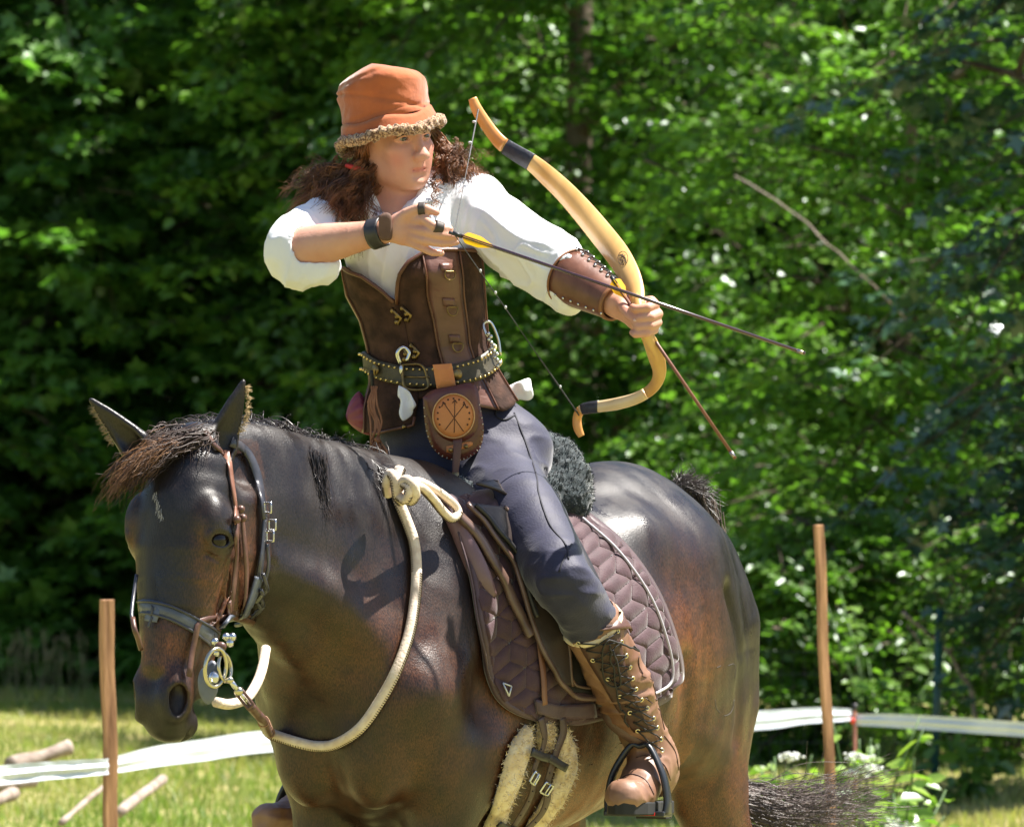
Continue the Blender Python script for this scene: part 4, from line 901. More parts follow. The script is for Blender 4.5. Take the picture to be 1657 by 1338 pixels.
for i in range(len(Lh)-1):
    for a_, c_ in ((Lh[i], Lf[i+1]), (Lf[i], Lh[i+1])):
        q = [on(BOV, a_[0]*(1-t)+c_[0]*t, a_[1]*(1-t)+c_[1]*t, .006+.004*math.sin(3.14*t), -.3)[0] for t in np.linspace(0, 1, 6)]
        MB().tube(q, .0017, 5).build('lace', lace, b1)
for pts in ([(1000, 1038), (977, 1034), (973, 1063), (981, 1098), (1000, 1106), (997, 1078), (987, 1048)], [(983, 1040), (990, 1078), (1000, 1128), (1018, 1168)], [(1000, 1040), (1019, 1050), (1025, 1054), (1018, 1046)]):
    MB().tube([on(BOV, x, y, .013, -.3)[0] for x, y in smooth(pts, 24)], .0022, 6).build('lace', lace, b1)

# hat
hat = empty('hat', Q(0, 0, .09), 'orange suede bucket hat with curly fleece brim on the rider head', 'hat')
org = mat('orange_suede', (.33, .080, .024), .9, (.44, .120, .038), 7, .35, 90, sheen=.5)
HU = nrm(A([-.27, .04, 1.0])); HX_ = nrm(np.cross([0, -1., 0], HU)); HY_ = np.cross(HU, HX_)
hc0 = Q(0, -.012, .028)
def hatp(th, r, h, ex=0): return hc0+HX_*(r*math.cos(th))+HY_*(r*1.12*math.sin(th))+HU*h
prof = [(.098, .0), (.0985, .012), (.0975, .03), (.098, .055), (.1005, .075), (.1015, .087), (.0985, .099), (.088, .112), (.068, .121), (.04, .127), (.001, .129)]
pf = smooth(prof, 44); na = 120; V = []
for r, h in pf:
    for j in range(na):
        a = 2*math.pi*j/na; f = min(1, h/.1)
        dr = -.018*f*max(0, math.cos(a-math.radians(10)))+.006*f*max(0, math.cos(a-math.pi)) ; hh = h-.030*f*max(0, -math.cos(a))**1.2*1.0-.004*f*math.cos(a)
        p = hatp(a, max(.0005, r+dr), hh); V.append(p)
V = A(V); sg = (V-hc0)
cr1 = np.exp(-((sg@HU-.045-.45*(sg@HX_))/.004)**2)          # slanting stitched seams
cr2 = np.exp(-((sg@HU-.016)/.0028)**2); cr3 = np.exp(-((sg@HU-.104+.1*(sg@HX_))/.004)**2)
nh = nrm(A([1, 0, 0])); rad = sg-np.outer(sg@HU, HU); rad /= np.linalg.norm(rad, axis=1)[:, None]+1e-9
V = V+rad*(-.004*cr1-.0025*cr2-.002*cr3+.005*vn(V, 13, 3)+.003*vn(V, 30, 4)+.0010*vn(V, 85, 5))[:, None]
F = [(i*na+j, i*na+(j+1) % na, (i+1)*na+(j+1) % na, (i+1)*na+j) for i in range(len(pf)-1) for j in range(na)]
mesh('hat_crown', V, F, org, hat, solid=.003, off=-1)
def rim(a, r, h): 
    wv = .006*math.sin(2*a+.6)+.004*math.sin(5*a)
    return hatp(a, r, h+wv-.006*math.cos(a)*0)
V = []; rows = [(.0985, .006), (.101, -.004), (.105, -.018), (.1085, -.029), (.110, -.033)]
for r, h in rows:
    for j in range(na): V.append(rim(2*math.pi*j/na, r, h))
mesh('hat_brim', V, [(i*na+j, i*na+(j+1) % na, (i+1)*na+(j+1) % na, (i+1)*na+j) for i in range(4) for j in range(na)], org, hat, solid=.004, off=0)
flc = mat('curly_fleece', (.12, .06, .032), .95, (.55, .36, .22), 230, .8, 160, detail=3, mixlo=.42, mixhi=.6, sheen=.4)
fb = MB(); nj = 300; fb.tube([rim(2*math.pi*j/nj, .1105, -.0290) for j in range(nj+1)], .0115, 20, cap=False, flat=1.0)
Vf = fb.V[0]; Cn = np.repeat(A([rim(2*math.pi*j/nj, .1105, -.0290) for j in range(nj+1)]), 20, 0); Nf = Vf-Cn; Nf /= np.linalg.norm(Nf, axis=1)[:, None]
fb.V[0] = Vf+Nf*(.0045*vn(Vf, 130, 7)+.002*vn(Vf, 260, 8))[:, None]; fb.build('brim_fleece', flc, hat)
# hair: curly locks
hairm = mat('brown_hair', (.060, .022, .010), .38, (.27, .11, .042), 22, spec=.5, detail=6)
def lock(b, rg, p, d, L, amp, turns, r, drop=1.0, n=24, ph=0):
    d = nrm(d); a1 = nrm(np.cross(d, [.3, 1, .2])); a2 = np.cross(d, a1); q = []
    for i in range(n):
        t = i/(n-1); c = p+d*L*t+A([0, 0, -drop*L*.5*t*t]); am = amp*min(1, t*3.2)*(1-.2*t)
        q.append(c+a1*am*math.cos(ph+turns*6.28*t)+a2*am*math.sin(ph+turns*6.28*t))
    b.tube(q, np.linspace(r, r*.35, n), 3, cap=False)
rg = random.Random(11); hb1 = MB()
def hairmass(b, n, starts, dirs, L, spread, r=.0017, drop=.7, amp=(.004, .011), sp=.02):
    for k in range(max(1, n//5)):
        t = rg.random(); s_ = A(starts[0])*(1-t)+A(starts[1])*t+A([rg.gauss(0, sp), rg.gauss(0, sp), rg.gauss(0, sp*.6)]); q = rg.random(); d = A(dirs[0])*(1-q)+A(dirs[1])*q+A([rg.gauss(0, spread) for _ in range(3)])
        l_ = L*rg.uniform(.6, 1.15); am = rg.uniform(*amp); tu = rg.uniform(1.6, 3.4); ph = rg.uniform(0, 6.28); dr_ = drop*rg.uniform(.7, 1.3)
        for m_ in range(11):
            lock(b, rg, s_+A([rg.gauss(0, .0036) for _ in range(3)]), d+A([rg.gauss(0, .035) for _ in range(3)]), l_*rg.uniform(.85, 1.08), am*rg.uniform(.85, 1.15), tu, r*rg.uniform(.40, .70), dr_, ph=ph+rg.gauss(0, .25))
hairmass(hb1, 520, (P(594, 262, -.12), P(576, 280, -.11)), ([.05, -.2, -1], [-.75, -.1, -.75]), .135, .20, drop=.4)
hairmass(hb1, 420, (P(575, 290, -.13), P(530, 305, -.13)), ([0.2, -.3, -1], [-.3, -.2, -1]), .085, .2, drop=.3, sp=.012)
hairmass(hb1, 240, (P(572, 268, -.09), P(560, 275, -.06)), ([-1, 0, -.55], [-1, 0.1, -.12]), .120, .13, drop=.8, sp=.012)
hairmass(hb1, 90, (P(560, 262, -.07), P(540, 280, -.06)), ([-1, 0, .0], [-.7, 0, .2]), .09, .25, r=.0007, drop=.8)
hb1.build('hair', hairm, rider); tag(rider.children[-1], None)
hb2 = MB()
hairmass(hb2, 330, (P(722, 250, -.07), P(730, 272, -.03)), ([.2, -.2, -1], [.9, .1, -.6]), .07, .4, drop=.5, sp=.014)
hairmass(hb2, 170, (P(718, 225, -.04), P(724, 255, -.05)), ([.3, 0, -1], [.8, 0, -.2]), .06, .35, r=.0011, drop=.6, sp=.012)
hairmass(hb2, 120, (P(735, 280, -.06), P(705, 295, -.10)), ([-.3, -.2, -1], [-.8, -.3, -.5]), .055, .25, drop=.4, sp=.012)
hairmass(hb2, 50, (P(740, 250, -.05), P(755, 280, -.05)), ([1, 0, .2], [.8, 0, -.4]), .05, .4, r=.0006, drop=.4)
hb2.build('hair', hairm, rider)
hb3 = MB()
for k in range(230):                          # hair combed back over the temple, under the brim
    t = rg.random(); a = Q(.062+rg.uniform(-.004, .010), .045-.075*t, .038-.012*t); e = P(590+rg.gauss(0, 5), 266+rg.gauss(0, 5), -.11)
    m_ = (a+e)/2+Rr*.018+A([0, 0, rg.uniform(-.006, .008)]); q = smooth([a, m_, e], 10); q += (vn(q, 60, k)*.004)[:, None]
    hb3.tube(q, .0018, 3, cap=False)
hb3.build('hair', hairm, rider); hb3 = MB()
for k in range(160):
    t = rg.random(); a = Q(-.062+rg.uniform(-.006, .006), .03-.06*t, .035); e = P(722+rg.gauss(0, 7), 255+rg.gauss(0, 9), -.04); q = smooth([a, (a+e)/2-Rr*.012, e], 8); q += (vn(q, 60, k+900)*.004)[:, None]; hb3.tube(q, .0017, 3, cap=False)
hb3.build('hair', hairm, rider)
MB().tube(smooth([P(560, 268, -.13), P(574, 272, -.145), P(588, 275, -.13)], 10), [.004, .005, .0055, .006, .006, .006, .006, .0055, .005, .004], 8).build('hair_tie', mat('red_band', (.5, .03, .02), .7), rider)
# wrist strap and finger guards of the drawing hand
def cuff(name, c0, c1, r0, r1, m, parent, th=.003, n=26, fz=1.0, seg=6):
    d = nrm(c1-c0); a = nrm(np.cross(d, [0, 1, 0])); b_ = np.cross(d, a); V = []
    for i in range(seg):
        t = i/(seg-1); r = r0*(1-t)+r1*t
        for j in range(n): 
            th_ = 2*math.pi*j/n; V.append(c0*(1-t)+c1*t+a*r*math.cos(th_)*fz+b_*r*math.sin(th_))
    return mesh(name, V, [(i*n+j, i*n+(j+1) % n, (i+1)*n+(j+1) % n, (i+1)*n+j) for i in range(seg-1) for j in range(n)], m, parent, solid=th, off=1)
blk = mat('black_leather', (.022, .020, .022), .4, (.04, .036, .036), 30, .2, 60)
wd_ = nrm(WR-ER)
ws = empty('wrist_strap', WR, 'black wrist strap with brown suede tab on the drawing hand', 'wrist strap')
cuff('strap_band', WR-wd_*.012+A([0, 0, -.001]), WR+wd_*.018, .0305, .0285, blk, ws)
p0 = P(624, 367, -.395); pl = smooth([(613, 350), (622, 344), (633, 348), (635, 368), (634, 386), (626, 390), (615, 386), (613, 368), (613, 350)], 24)[:-1]
plate('strap_tab', pl, (624, 367), -.392, .006, .004, mat('tab_suede', (.10, .05, .032), .8, (.15, .08, .055), 40, .3, 90), ws)
fg = mat('guard_leather', (.035, .026, .022), .6, (.06, .045, .038), 40, .3, 90)
g1 = empty('thumb_guard', P(683, 338, -.4), 'small dark leather guard on the drawing thumb', 'finger guard'); cuff('guard', P(678, 338, -.397), P(689, 338, -.400), .0118, .0112, fg, g1, .0025, 16)
g2 = empty('finger_guard', P(710, 369, -.41), 'small dark leather guard on the drawing index finger', 'finger guard'); cuff('guard', P(703, 366, -.415), P(716, 370, -.41), .0112, .0105, fg, g2, .0025, 16)
# arm guard of the bow arm
ag = empty('arm_guard', (EL*.3+WL*.7), 'brown leather laced bracer on the bow arm', 'bracer')
ad = nrm(WL-EL); c0 = EL*.66+WL*.34; c1 = WL-ad*.004
brc = mat('bracer_leather', (.12, .045, .025), .42, (.17, .07, .042), 30, .3, 60)
cuff('bracer', c0, c1, .057, .034, brc, ag, .004, 32, seg=10)
cuff('bracer_edge', c1-ad*.008, c1, .0385, .0372, mat('edge_leather', (.24, .10, .04), .5), ag, .003, 32, seg=3)
cuff('bracer_edge', c0, c0+ad*.004, .0615, .061, mat('edge_leather', (.24, .10, .04), .5), ag, .003, 32, seg=3)
aa = nrm(np.cross(ad, [0, 1, 0])); 
if aa[2] < 0: aa = -aa
bb = nrm(np.cross(ad, aa)); bb = bb if bb[1] < 0 else -bb
for k in range(8):
    t = k/7; c = c0*(1-t)+c1*t; r = .059*(1-t)+.036*t+.004
    for ang in (60, 92): 
        d_ = aa*math.sin(math.radians(ang))+bb*math.cos(math.radians(ang)); MB().ball(c+d_*r+ad*.004, .0034, 8, 5).build('rivet', steel, ag)
    d_ = aa*math.sin(math.radians(-58))+bb*math.cos(math.radians(-58)); MB().ball(c+d_*r, .003, 8, 5).build('rivet', steel, ag)
    if k < 7:
        t2 = (k+1)/7; cc = c0*(1-t2)+c1*t2; r2 = .059*(1-t2)+.036*t2+.006
        for a1_, a2_ in ((60, 92), (92, 60)):
            p_ = c+(aa*math.sin(math.radians(a1_))+bb*math.cos(math.radians(a1_)))*(r+.003); q_ = cc+(aa*math.sin(math.radians(a2_))+bb*math.cos(math.radians(a2_)))*r2
            MB().tube([p_, (p_+q_)/2+aa*.003, q_], .0014, 5).build('lace', lace, ag)
# ------------------------------------------------------------------ tack
def band(name, pts, width, th, m, parent, n=24, wdir=None, **kw):
    q = smooth(pts, n); wd = np.tile(wdir, (n, 1)) if wdir is not None else np.cross(np.gradient(q, axis=0), A([0, -1., 0]))
    return ribbon(q, wd, width, th, m, name, parent, **kw)
padm = mat('plum_quilt', (.058, .028, .034), .65, (.080, .040, .047), 30, .35, 260, sheen=.3, spec=.3)
pad = empty('saddle_pad', on(HB, 1040, 1000)[0], 'plum quilted saddle pad with white piping under the saddle', 'saddle pad')
def rhomb(UV):
    """tumbling-block quilting: distance to the nearest stitch line, in photo pixels"""
    s = 31.; e1, e2 = s*A([.86, .30]), s*A([-.05, 1.04]); Mi = np.linalg.inv(A([e1, e2])); q = UV@Mi; q0 = np.floor(q); d = np.full(len(UV), 99.)
    for di in (-1, 0, 1, 2):
        for dj in (-1, 0, 1, 2):
            g = q0+A([di, dj]); ok = ((g[:, 0]-g[:, 1]) % 3) == 0; c = g@A([e1, e2])
            for v in (e1, e2, e1-e2, -e1, -e2, e2-e1):
                r_ = UV-c; t = np.clip((r_@v)/v.dot(v), 0, 1); dd = np.linalg.norm(r_-t[:, None]*v, axis=1); d = np.where(ok, np.minimum(d, dd), d)
    return d
def quilt(UV):
    d = rhomb(UV); e = np.ones(len(UV)); return .008*(1-np.exp(-(d/5.)**1.2))
Ac = [(716, 812), (742, 868), (763, 940), (775, 1020), (787, 1088), (812, 1135), (856, 1158), (905, 1163)]
Bc = [(905, 790), (940, 842), (1000, 893), (1050, 965), (1080, 1045), (1087, 1098), (1060, 1128), (975, 1152)]
patch('quilted_panel', Ac, Bc, HB, padm, pad, 190, 230, .006, .012, relief=quilt, offax=1)
trimm = mat('plum_binding', (.060, .030, .036), .5, (.085, .045, .05), 30, .2, 150, sheen=.3)
strap('binding', [(x-1, y) for x, y in Ac], .017, HB, trimm, pad, 70, .012, .016)
strap('binding', [(x+3, y-1) for x, y in Bc[1:]], .030, HB, trimm, pad, 70, .012, .016)
strap('binding', [(905, 1163), (930, 1164), (975, 1154)], .018, HB, trimm, pad, 16, .012, .016)
pip = mat('pale_piping', (.42, .40, .43), .6)
q = smooth([(931, 852), (990, 905), (1036, 972), (1064, 1045), (1070, 1095), (1050, 1115), (1010, 1128)], 60)
MB().tube([on(HB, x, y, .0275)[0] for x, y in q], .0032, 8).build('piping', pip, pad)
q = smooth([(733, 868), (752, 940), (765, 1020), (778, 1085), (800, 1120)], 40)
MB().tube([on(HB, x, y, .020)[0] for x, y in q], .0025, 6).build('piping', trimm, pad)
for pts in ([(803, 1104), (812, 1126)], [(803, 1104), (816, 1110)], [(816, 1110), (812, 1126)]):
    MB().tube([on(HB, x, y, .030)[0] for x, y in pts], .0018, 6).build('badge_line', mat('silver_badge', (.6, .6, .62), .4, metal=.5), pad)
patch('pad_loop', [(851, 1130), (900, 1138), (945, 1135)], [(853, 1152), (900, 1160), (948, 1156)], HB, trimm, pad, 5, 16, .026, .005)
# saddle
sad = empty('saddle', P(800, 800, -.05), 'dark brown leather saddle with long curved flap under the rider', 'saddle')
sl_ = mat('saddle_leather', (.028, .021, .020), .42, (.060, .042, .036), 5, .25, 70, detail=6)
sl3 = mat('saddle_black', (.014, .013, .014), .5, (.028, .025, .025), 12, .2, 70)
pbl = mat('pale_brown_leather', (.075, .040, .030), .35, (.16, .10, .08), 14, .25, 60)  # paler brown than the flap, for its edge strips
patch('sweat_flap', [(800, 850), (850, 960), (872, 1040), (900, 1110), (940, 1122)], [(905, 850), (960, 960), (985, 1030), (985, 1080), (975, 1112)], HB, sl3, sad, 26, 34, .024, .006)
patch('flap', [(738, 832), (775, 872), (812, 930), (832, 985), (852, 1046), (868, 1080), (884, 1106)], [(790, 834), (826, 872), (858, 920), (880, 985), (889, 1046), (892, 1078), (893, 1106)], HB, sl_, sad, 24, 46, .038, .008)
strap('flap_edge', [(790, 834), (826, 872), (858, 920), (880, 985), (889, 1046), (893, 1106)], .007, HB, pbl, sad, 44, .046, .007)
strap('flap_edge', [(738, 832), (775, 872), (812, 930), (832, 985), (852, 1046), (870, 1084), (888, 1112), (915, 1128), (955, 1126)], .010, HB, pbl, sad, 56, .044, .009)
strap('flap_edge', [(885, 1070), (900, 1100), (925, 1112), (960, 1110)], .006, HB, pbl, sad, 30, .040, .006)
# knee roll: long pad with a pale worn side
kr = MB(); q = smooth([(722, 838, .020), (740, 870, .028), (756, 905, .034), (772, 940, .034), (785, 968, .022)], 26)
kr.tube([on(HB, x, y, .014)[0] for x, y, _ in q], [r*.72 for _, _, r in q], 14, flat=.55, side=[.8, -.3, .5]); kr.build('knee_roll', mat('mauve_leather', (.15, .085, .092), .36, (.20, .12, .13), 12, .2, 50), sad)
strap('flap_piping', [(722, 842), (756, 876), (785, 925), (808, 968), (830, 1010), (842, 1032)], .020, HB, pbl, sad, 50, .036, .014)
strap('flap_piping', [(748, 836), (790, 880), (822, 940), (845, 1005)], .009, HB, sl3, sad, 50, .050, .010)
# pommel, seat, skirt
p_ = [T([Pv(765, 815, .0), Pv(820, 812, 0), Pv(855, 812, 0), Pv(876, 804, .0)], [.08, .12, .13, .13], [.045, .04, .045, .045], HL_, .04, n=8)]
V, F = auto(p_, .008); mesh('seat', V, F, sl_, sad)
patch('skirt', [(752, 806), (790, 820), (820, 845)], [(800, 800), (850, 826), (880, 850)], HB, sl_, sad, 10, 12, .045, .006)
shp = mat('black_sheepskin', (.012, .018, .020), .95, (.032, .045, .050), 70, .6, 110, sheen=.6)
fl_ = [T([P(905, 745, .06), P(925, 775, .03), P(930, 812, .0)], [.040, .042, .034], k=.03), T([P(640, 775, -.10), P(680, 790, -.17), P(740, 806, -.20), P(800, 820, -.16), P(900, 800, .02)], [.04, .05, .045, .04, .06], k=.04), T([P(880, 735, .10), P(905, 750, .10), P(915, 800, .06)], [.05, .05, .05], k=.03)]
V, F = auto(fl_, .006); N = vnormals(V, F); V = V+N*(.006*vn(V, 70, 2)+.004*vn(V, 150, 3))[:, None]
fo_ = mesh('sheepskin_seat', V, F, shp, sad)
b = MB(); I = RNG.choice(len(V), 9000); 
Pv0 = V[I]; Nn = N[I]+RNG.normal(0, .5, (9000, 3)); Nn /= np.linalg.norm(Nn, axis=1)[:, None]; sd_ = np.cross(Nn, RNG.normal(0, 1, (9000, 3))); sd_ /= np.linalg.norm(sd_, axis=1)[:, None]
Vw = np.stack([Pv0-sd_*.0012, Pv0+sd_*.0012, Pv0+Nn*.007], 1).reshape(-1, 3); tag(mesh('wool', Vw, np.arange(27000).reshape(-1, 3), shp, sad, sm=False), kind='stuff')
# billet straps on the pad
bil = mat('billet_leather', (.16, .065, .035), .5, (.22, .10, .055), 14, .2, 60)
dkst = mat('dark_strap', (.060, .035, .030), .5, (.10, .065, .055), 14, .25, 60)
strap('billet', [(857, 1040), (862, 1090), (864, 1138)], .016, HB, bil, sad, 14, .030, .004)
# girth
gi = empty('girth', on(HB, 860, 1250)[0], 'cream sheepskin girth with two buckled dark brown straps', 'girth')
def gpatch(Aa, Bb, nm='fleece_pad'):
    a, b_ = smooth(Aa, 20), smooth(Bb, 20); nu = 9; V = []; N = []
    for i in range(nu):
        t = i/(nu-1)
        for j in range(20):
            q = a[j]*(1-t)+b_[j]*t; p, n_ = on(HB, q[0], q[1], .006+.017*math.sin(math.pi*t)**.6*math.sin(math.pi*min(1, max(0, (j+.6)/19.6)))**.3, -.3); V.append(p+n_*.0035*float(vn(p[None], 90, 3)[0])); N.append(n_)
    F = [(i*20+j, i*20+j+1, (i+1)*20+j+1, (i+1)*20+j) for i in range(nu-1) for j in range(19)]
    o = mesh(nm, V, F, fleece, gi, solid=.006, off=0)
    V = A(V); N = A(N); I = RNG.choice(len(V), 1600); p0 = V[I]+RNG.normal(0, .004, (1600, 3)); Nn = N[I]+RNG.normal(0, .9, (1600, 3)); Nn /= np.linalg.norm(Nn, axis=1)[:, None]; s_ = np.cross(Nn, RNG.normal(0, 1, (1600, 3))); s_ /= np.linalg.norm(s_, axis=1)[:, None]
    tag(mesh('fleece_tufts', np.stack([p0-s_*.0011, p0+s_*.0011, p0+Nn*.010], 1).reshape(-1, 3), np.arange(4800).reshape(-1, 3), fleece, o, sm=False), kind='stuff')
gpatch([(846, 1172), (822, 1205), (808, 1250), (797, 1290), (778, 1340), (770, 1380)], [(855, 1190), (848, 1225), (836, 1260), (822, 1290), (812, 1340), (805, 1380)])
gpatch([(905, 1180), (896, 1220), (900, 1240), (886, 1270), (862, 1310), (820, 1380)], [(908, 1178), (926, 1205), (925, 1245), (908, 1290), (880, 1330), (850, 1380)])
gpatch([(866, 1168), (864, 1190), (868, 1212)], [(884, 1168), (888, 1190), (882, 1210)])
for pts in ([(858, 1158), (862, 1185), (858, 1205), (850, 1222), (844, 1240), (845, 1262), (836, 1290), (812, 1330), (800, 1360)], [(893, 1158), (896, 1180), (886, 1205), (876, 1232), (870, 1255), (870, 1280), (860, 1305), (832, 1335), (815, 1370)]):
    s_ = strap('girth_strap', pts, .0205, HB, dkst, gi, 50, .030, .004)
def rect(c, a, b_, w_, h_, r, m, nm, parent):
    q = [c+a*x*w_+b_*y*h_ for x, y in ((-1, -1), (0, -1), (1, -1), (1, 0), (1, 1), (0, 1), (-1, 1), (-1, 0), (-1, -1))]
    V = []
    for i in range(8):
        V += [q[i]*(1-t)+q[i+1]*t for t in (0, .5)]
    V.append(V[0]); return MB().tube(V, r, 7, cap=False).build(nm, m, parent)
for (x, y) in ((842, 1246), (866, 1262)):
    p, n_ = on(HB, x, y, .037); t_ = nrm(on(HB, x+18, y+9, .037)[0]-p); u_2 = nrm(np.cross(n_, t_)); rect(p, t_, u_2, .017, .012, .0028, steel, 'girth_buckle', gi); MB().tube([p-u_2*.012+n_*.003, p+u_2*.013+n_*.003], .002, 6).build('buckle_tongue', steel, gi)
for (x0, y0, x1, y1) in ((841, 1212), (868, 1224)) and ((838, 1212, 866, 1220), (866, 1219, 896, 1232)):
    strap('keeper', [(x0, y0), ((x0+x1)/2, (y0+y1)/2), (x1, y1)], .018, HB, blk, gi, 10, .036, .004)
strap('keeper', [(792, 1312), (805, 1322), (822, 1326)], .016, HB, blk, gi, 10, .036, .005)
for x, y in ((858, 1190), (855, 1206), (843, 1266), (838, 1282), (826, 1304), (870, 1276), (866, 1294), (852, 1314), (845, 1226), (872, 1240)):
    p, n_ = on(HB, x, y, .0325); MB().ball(p, .0018, 6, 4).build('strap_hole', sl3, gi)
# stirrup leathers and stirrups
def stirrup(an, ca, toe_dir, label, px_path=None):
    st = empty('stirrup', an, label, 'stirrup'); blkm = mat('stirrup_black', (.022, .024, .028), .38, metal=.2, coat=.3)
    side = nrm(np.cross([0, 0, 1.], toe_dir)); c = an+toe_dir*.105+A([0, 0, -.122]); top = c+A([0, 0, .142])-toe_dir*.012
    rd = []
    for sgn in (1,):
        q = smooth([c+side*.064, c+side*.066+A([0, 0, .03]), c+side*.055+A([0, 0, .085]), top+side*.022, top, top-side*.022, c-side*.055+A([0, 0, .085]), c-side*.066+A([0, 0, .03]), c-side*.064], 40)
        wd = np.interp(np.linspace(0, 1, 40), [0, .12, .5, .88, 1], [.046, .033, .014, .033, .046])
        ribbon(q, np.tile(toe_dir, (40, 1)), wd, .011, blkm, 'iron', st)
    MB().box(c, (.030, .068, .006), R=A([toe_dir, side, np.cross(toe_dir, side)])).build('tread', blkm, st, sm=False, bev=.003)
    R_ = A([toe_dir, side, np.cross(toe_dir, side)])
    MB().box(c+toe_dir*.0315, (.0015, .048, .0035), R=R_).build('red_strip', mat('red_rubber', (.55, .02, .015), .5), st, sm=False)
    return st, top
s1_, topL = stirrup(anL, caL, toeL, 'black stirrup with red strip on the near boot')
s2_, topR = stirrup(anR, caR, toeR, 'black stirrup on the far boot seen past the horse chest')
def sleather(path, top, lab):
    q = [on(HB, x, y, .042)[0] for x, y in path[:-1]]+[top+A([0, -.03, .01]), top]
    return q
q = smooth([on(HB, 893, 1000, .035)[0], on(HB, 925, 1060, .045)[0], on(HB, 955, 1110, .06)[0]*.6+P(955, 1110, topL[1])*.4, P(985, 1165, topL[1]-.02), topL+A([0, 0, .004])], 26)
ribbon(q, np.tile(nrm([.9, -.4, .45]), (26, 1)), .021, .006, mat('stirrup_leather', (.075, .038, .028), .5, (.13, .075, .055), 14, .25, 60), 'stirrup_leather', sad)
cuff('leather_keeper', q[13]*1.0, q[16]*1.0, .016, .016, mat('keeper_leather', (.05, .05, .055), .35, (.09, .08, .085), 20), sad, .004, 14)
ribbon(smooth([mirror(q[0]), mirror(q[12]), topR], 16), np.tile(HF, (16, 1)), .021, .006, sl3, 'stirrup_leather', sad)
# bridle
br = empty('bridle', G(.3, -.12, .1), 'brown and blue-grey leather bridle on the horse head', 'bridle')
brl = mat('bridle_brown', (.075, .034, .024), .38, (.13, .065, .045), 30, .2, 80); brg = mat('bridle_grey', (.07, .08, .105), .38, (.12, .135, .17), 30, .3, 90, spec=.6); brk = mat('bridle_black', (.028, .028, .036), .32, (.05, .05, .06), 30, .2, 80, spec=.6)
strap('noseband', [(199, 1000), (212, 985), (240, 982), (275, 991), (310, 1009), (345, 1035)], .031, HB, brg, br, 30, .007, .007, fall=-1.1)
strap('noseband_edge', [(203, 990), (214, 977), (242, 973), (278, 981), (314, 999), (349, 1024)], .005, HB, brk, br, 30, .011, .004, fall=-1.1)
strap('noseband_edge', [(200, 1010), (212, 995), (240, 992), (272, 1001), (306, 1019), (341, 1045)], .005, HB, brk, br, 30, .011, .004, fall=-1.1)
strap('cheek_strap', [(366, 730), (370, 770), (377, 820), (378, 850)], .016, HB, mat('tan_bridle', (.20, .085, .055), .4, (.27, .13, .09), 30), br, 20, .006, .004)
strap('cheek_strap', [(379, 830), (378, 880), (374, 940), (366, 1000), (358, 1040)], .015, HB, brl, br, 30, .008, .004)
strap('cheek_strap', [(386, 832), (391, 880), (394, 930), (388, 990), (372, 1030)], .012, HB, brl, br, 30, .008, .004)
for k, (x, y) in enumerate([(380, 824), (384, 838), (374, 842)]):
    MB().ball(on(HB, x, y, .013)[0], .0085, 8, 6).build('rosette_knot', brl, br)
strap('throatlash', [(376, 716), (396, 735), (410, 765), (417, 800), (422, 840)], .022, HB, brk, br, 26, .009, .006)
strap('throatlash', [(422, 838), (420, 880), (415, 920), (410, 950)], .018, HB, brk, br, 20, .009, .005)
strap('throatlash', [(424, 880), (426, 915), (418, 945)], .012, HB, brk, br, 14, .012, .004)
for (x, y) in ((420, 822), (427, 850), (424, 868)):
    p, n_ = on(HB, x, y, .018); rect(p, A([.5, -.2, 0]), A([0, 0, 1]), .014, .010, .0024, steel, 'buckle', br)
strap('cheek_guard', [(411, 932), (402, 960), (390, 990), (378, 1018)], .030, HB, brg, br, 20, .012, .007, fall=-.95)
for pts in ([(412, 925), (418, 945), (424, 968)], [(424, 968), (412, 985), (392, 1000)], [(408, 950), (420, 975), (402, 992)]):
    MB().tube([on(HB, x, y, .020, -.93)[0] for x, y in smooth(pts, 10)], .0045, 7).build('strap_end', brk, br)
strap('flash_strap', [(366, 975), (362, 1010), (356, 1040), (352, 1070)], .013, HB, brl, br, 16, .011, .004, fall=-1.1)
strap('browband_lace', [(330, 700), (345, 722), (362, 735)], .010, HB, brl, br, 12, .006, .004)
for (x, y) in ((372, 1040), (348, 1038), (376, 1030), (366, 1030)):
    MB().ball(P(x, y, -1.09), .0085, 8, 6).build('buckle', steel, br)
# far side of the headcollar
MB().tube(smooth([P(221, 930, -1.01), P(216, 965, -1.04), P(213, 995, -1.08), P(217, 1010, -1.1)], 14), .004, 7).build('cheek_strap', brk, br)
MB().tube(smooth([P(215, 1000, -1.09), P(218, 1018, -1.11), P(223, 1032, -1.1), P(228, 1050, -1.08)], 12), .0055, 7).build('cheek_strap', brl, br)
# bit
bit = empty('bit', P(350, 1090, -1.16), 'loose ring bit with grey leather guard at the horse mouth', 'bit')
gold = mat('ring_metal', (.55, .50, .38), .25, metal=1)
def pring(cx, cy, rx, ry, y, rot, r, m, nm, parent, yt=0.):
    V = [P(cx+rx*math.cos(a)*math.cos(rot)-ry*math.sin(a)*math.sin(rot), cy+rx*math.cos(a)*math.sin(rot)+ry*math.sin(a)*math.cos(rot), y+yt*math.cos(a)) for a in np.linspace(0, 2*math.pi, 40)]
    return MB().tube(V, r, 8, cap=False).build(nm, m, parent)
pring(349, 1080, 17, 31, -1.165, .12, .0042, gold, 'bit_ring', bit, .02)
pring(364, 1080, 10, 22, -1.14, -.1, .0036, gold, 'bit_ring', bit, .02)
plate('bit_guard', smooth([(333, 1076), (344, 1068), (356, 1082), (354, 1105), (350, 1125), (337, 1140), (324, 1126), (320, 1102), (324, 1085), (333, 1076)], 30)[:-1], (338, 1104), -1.145, .006, .004, brg, bit)
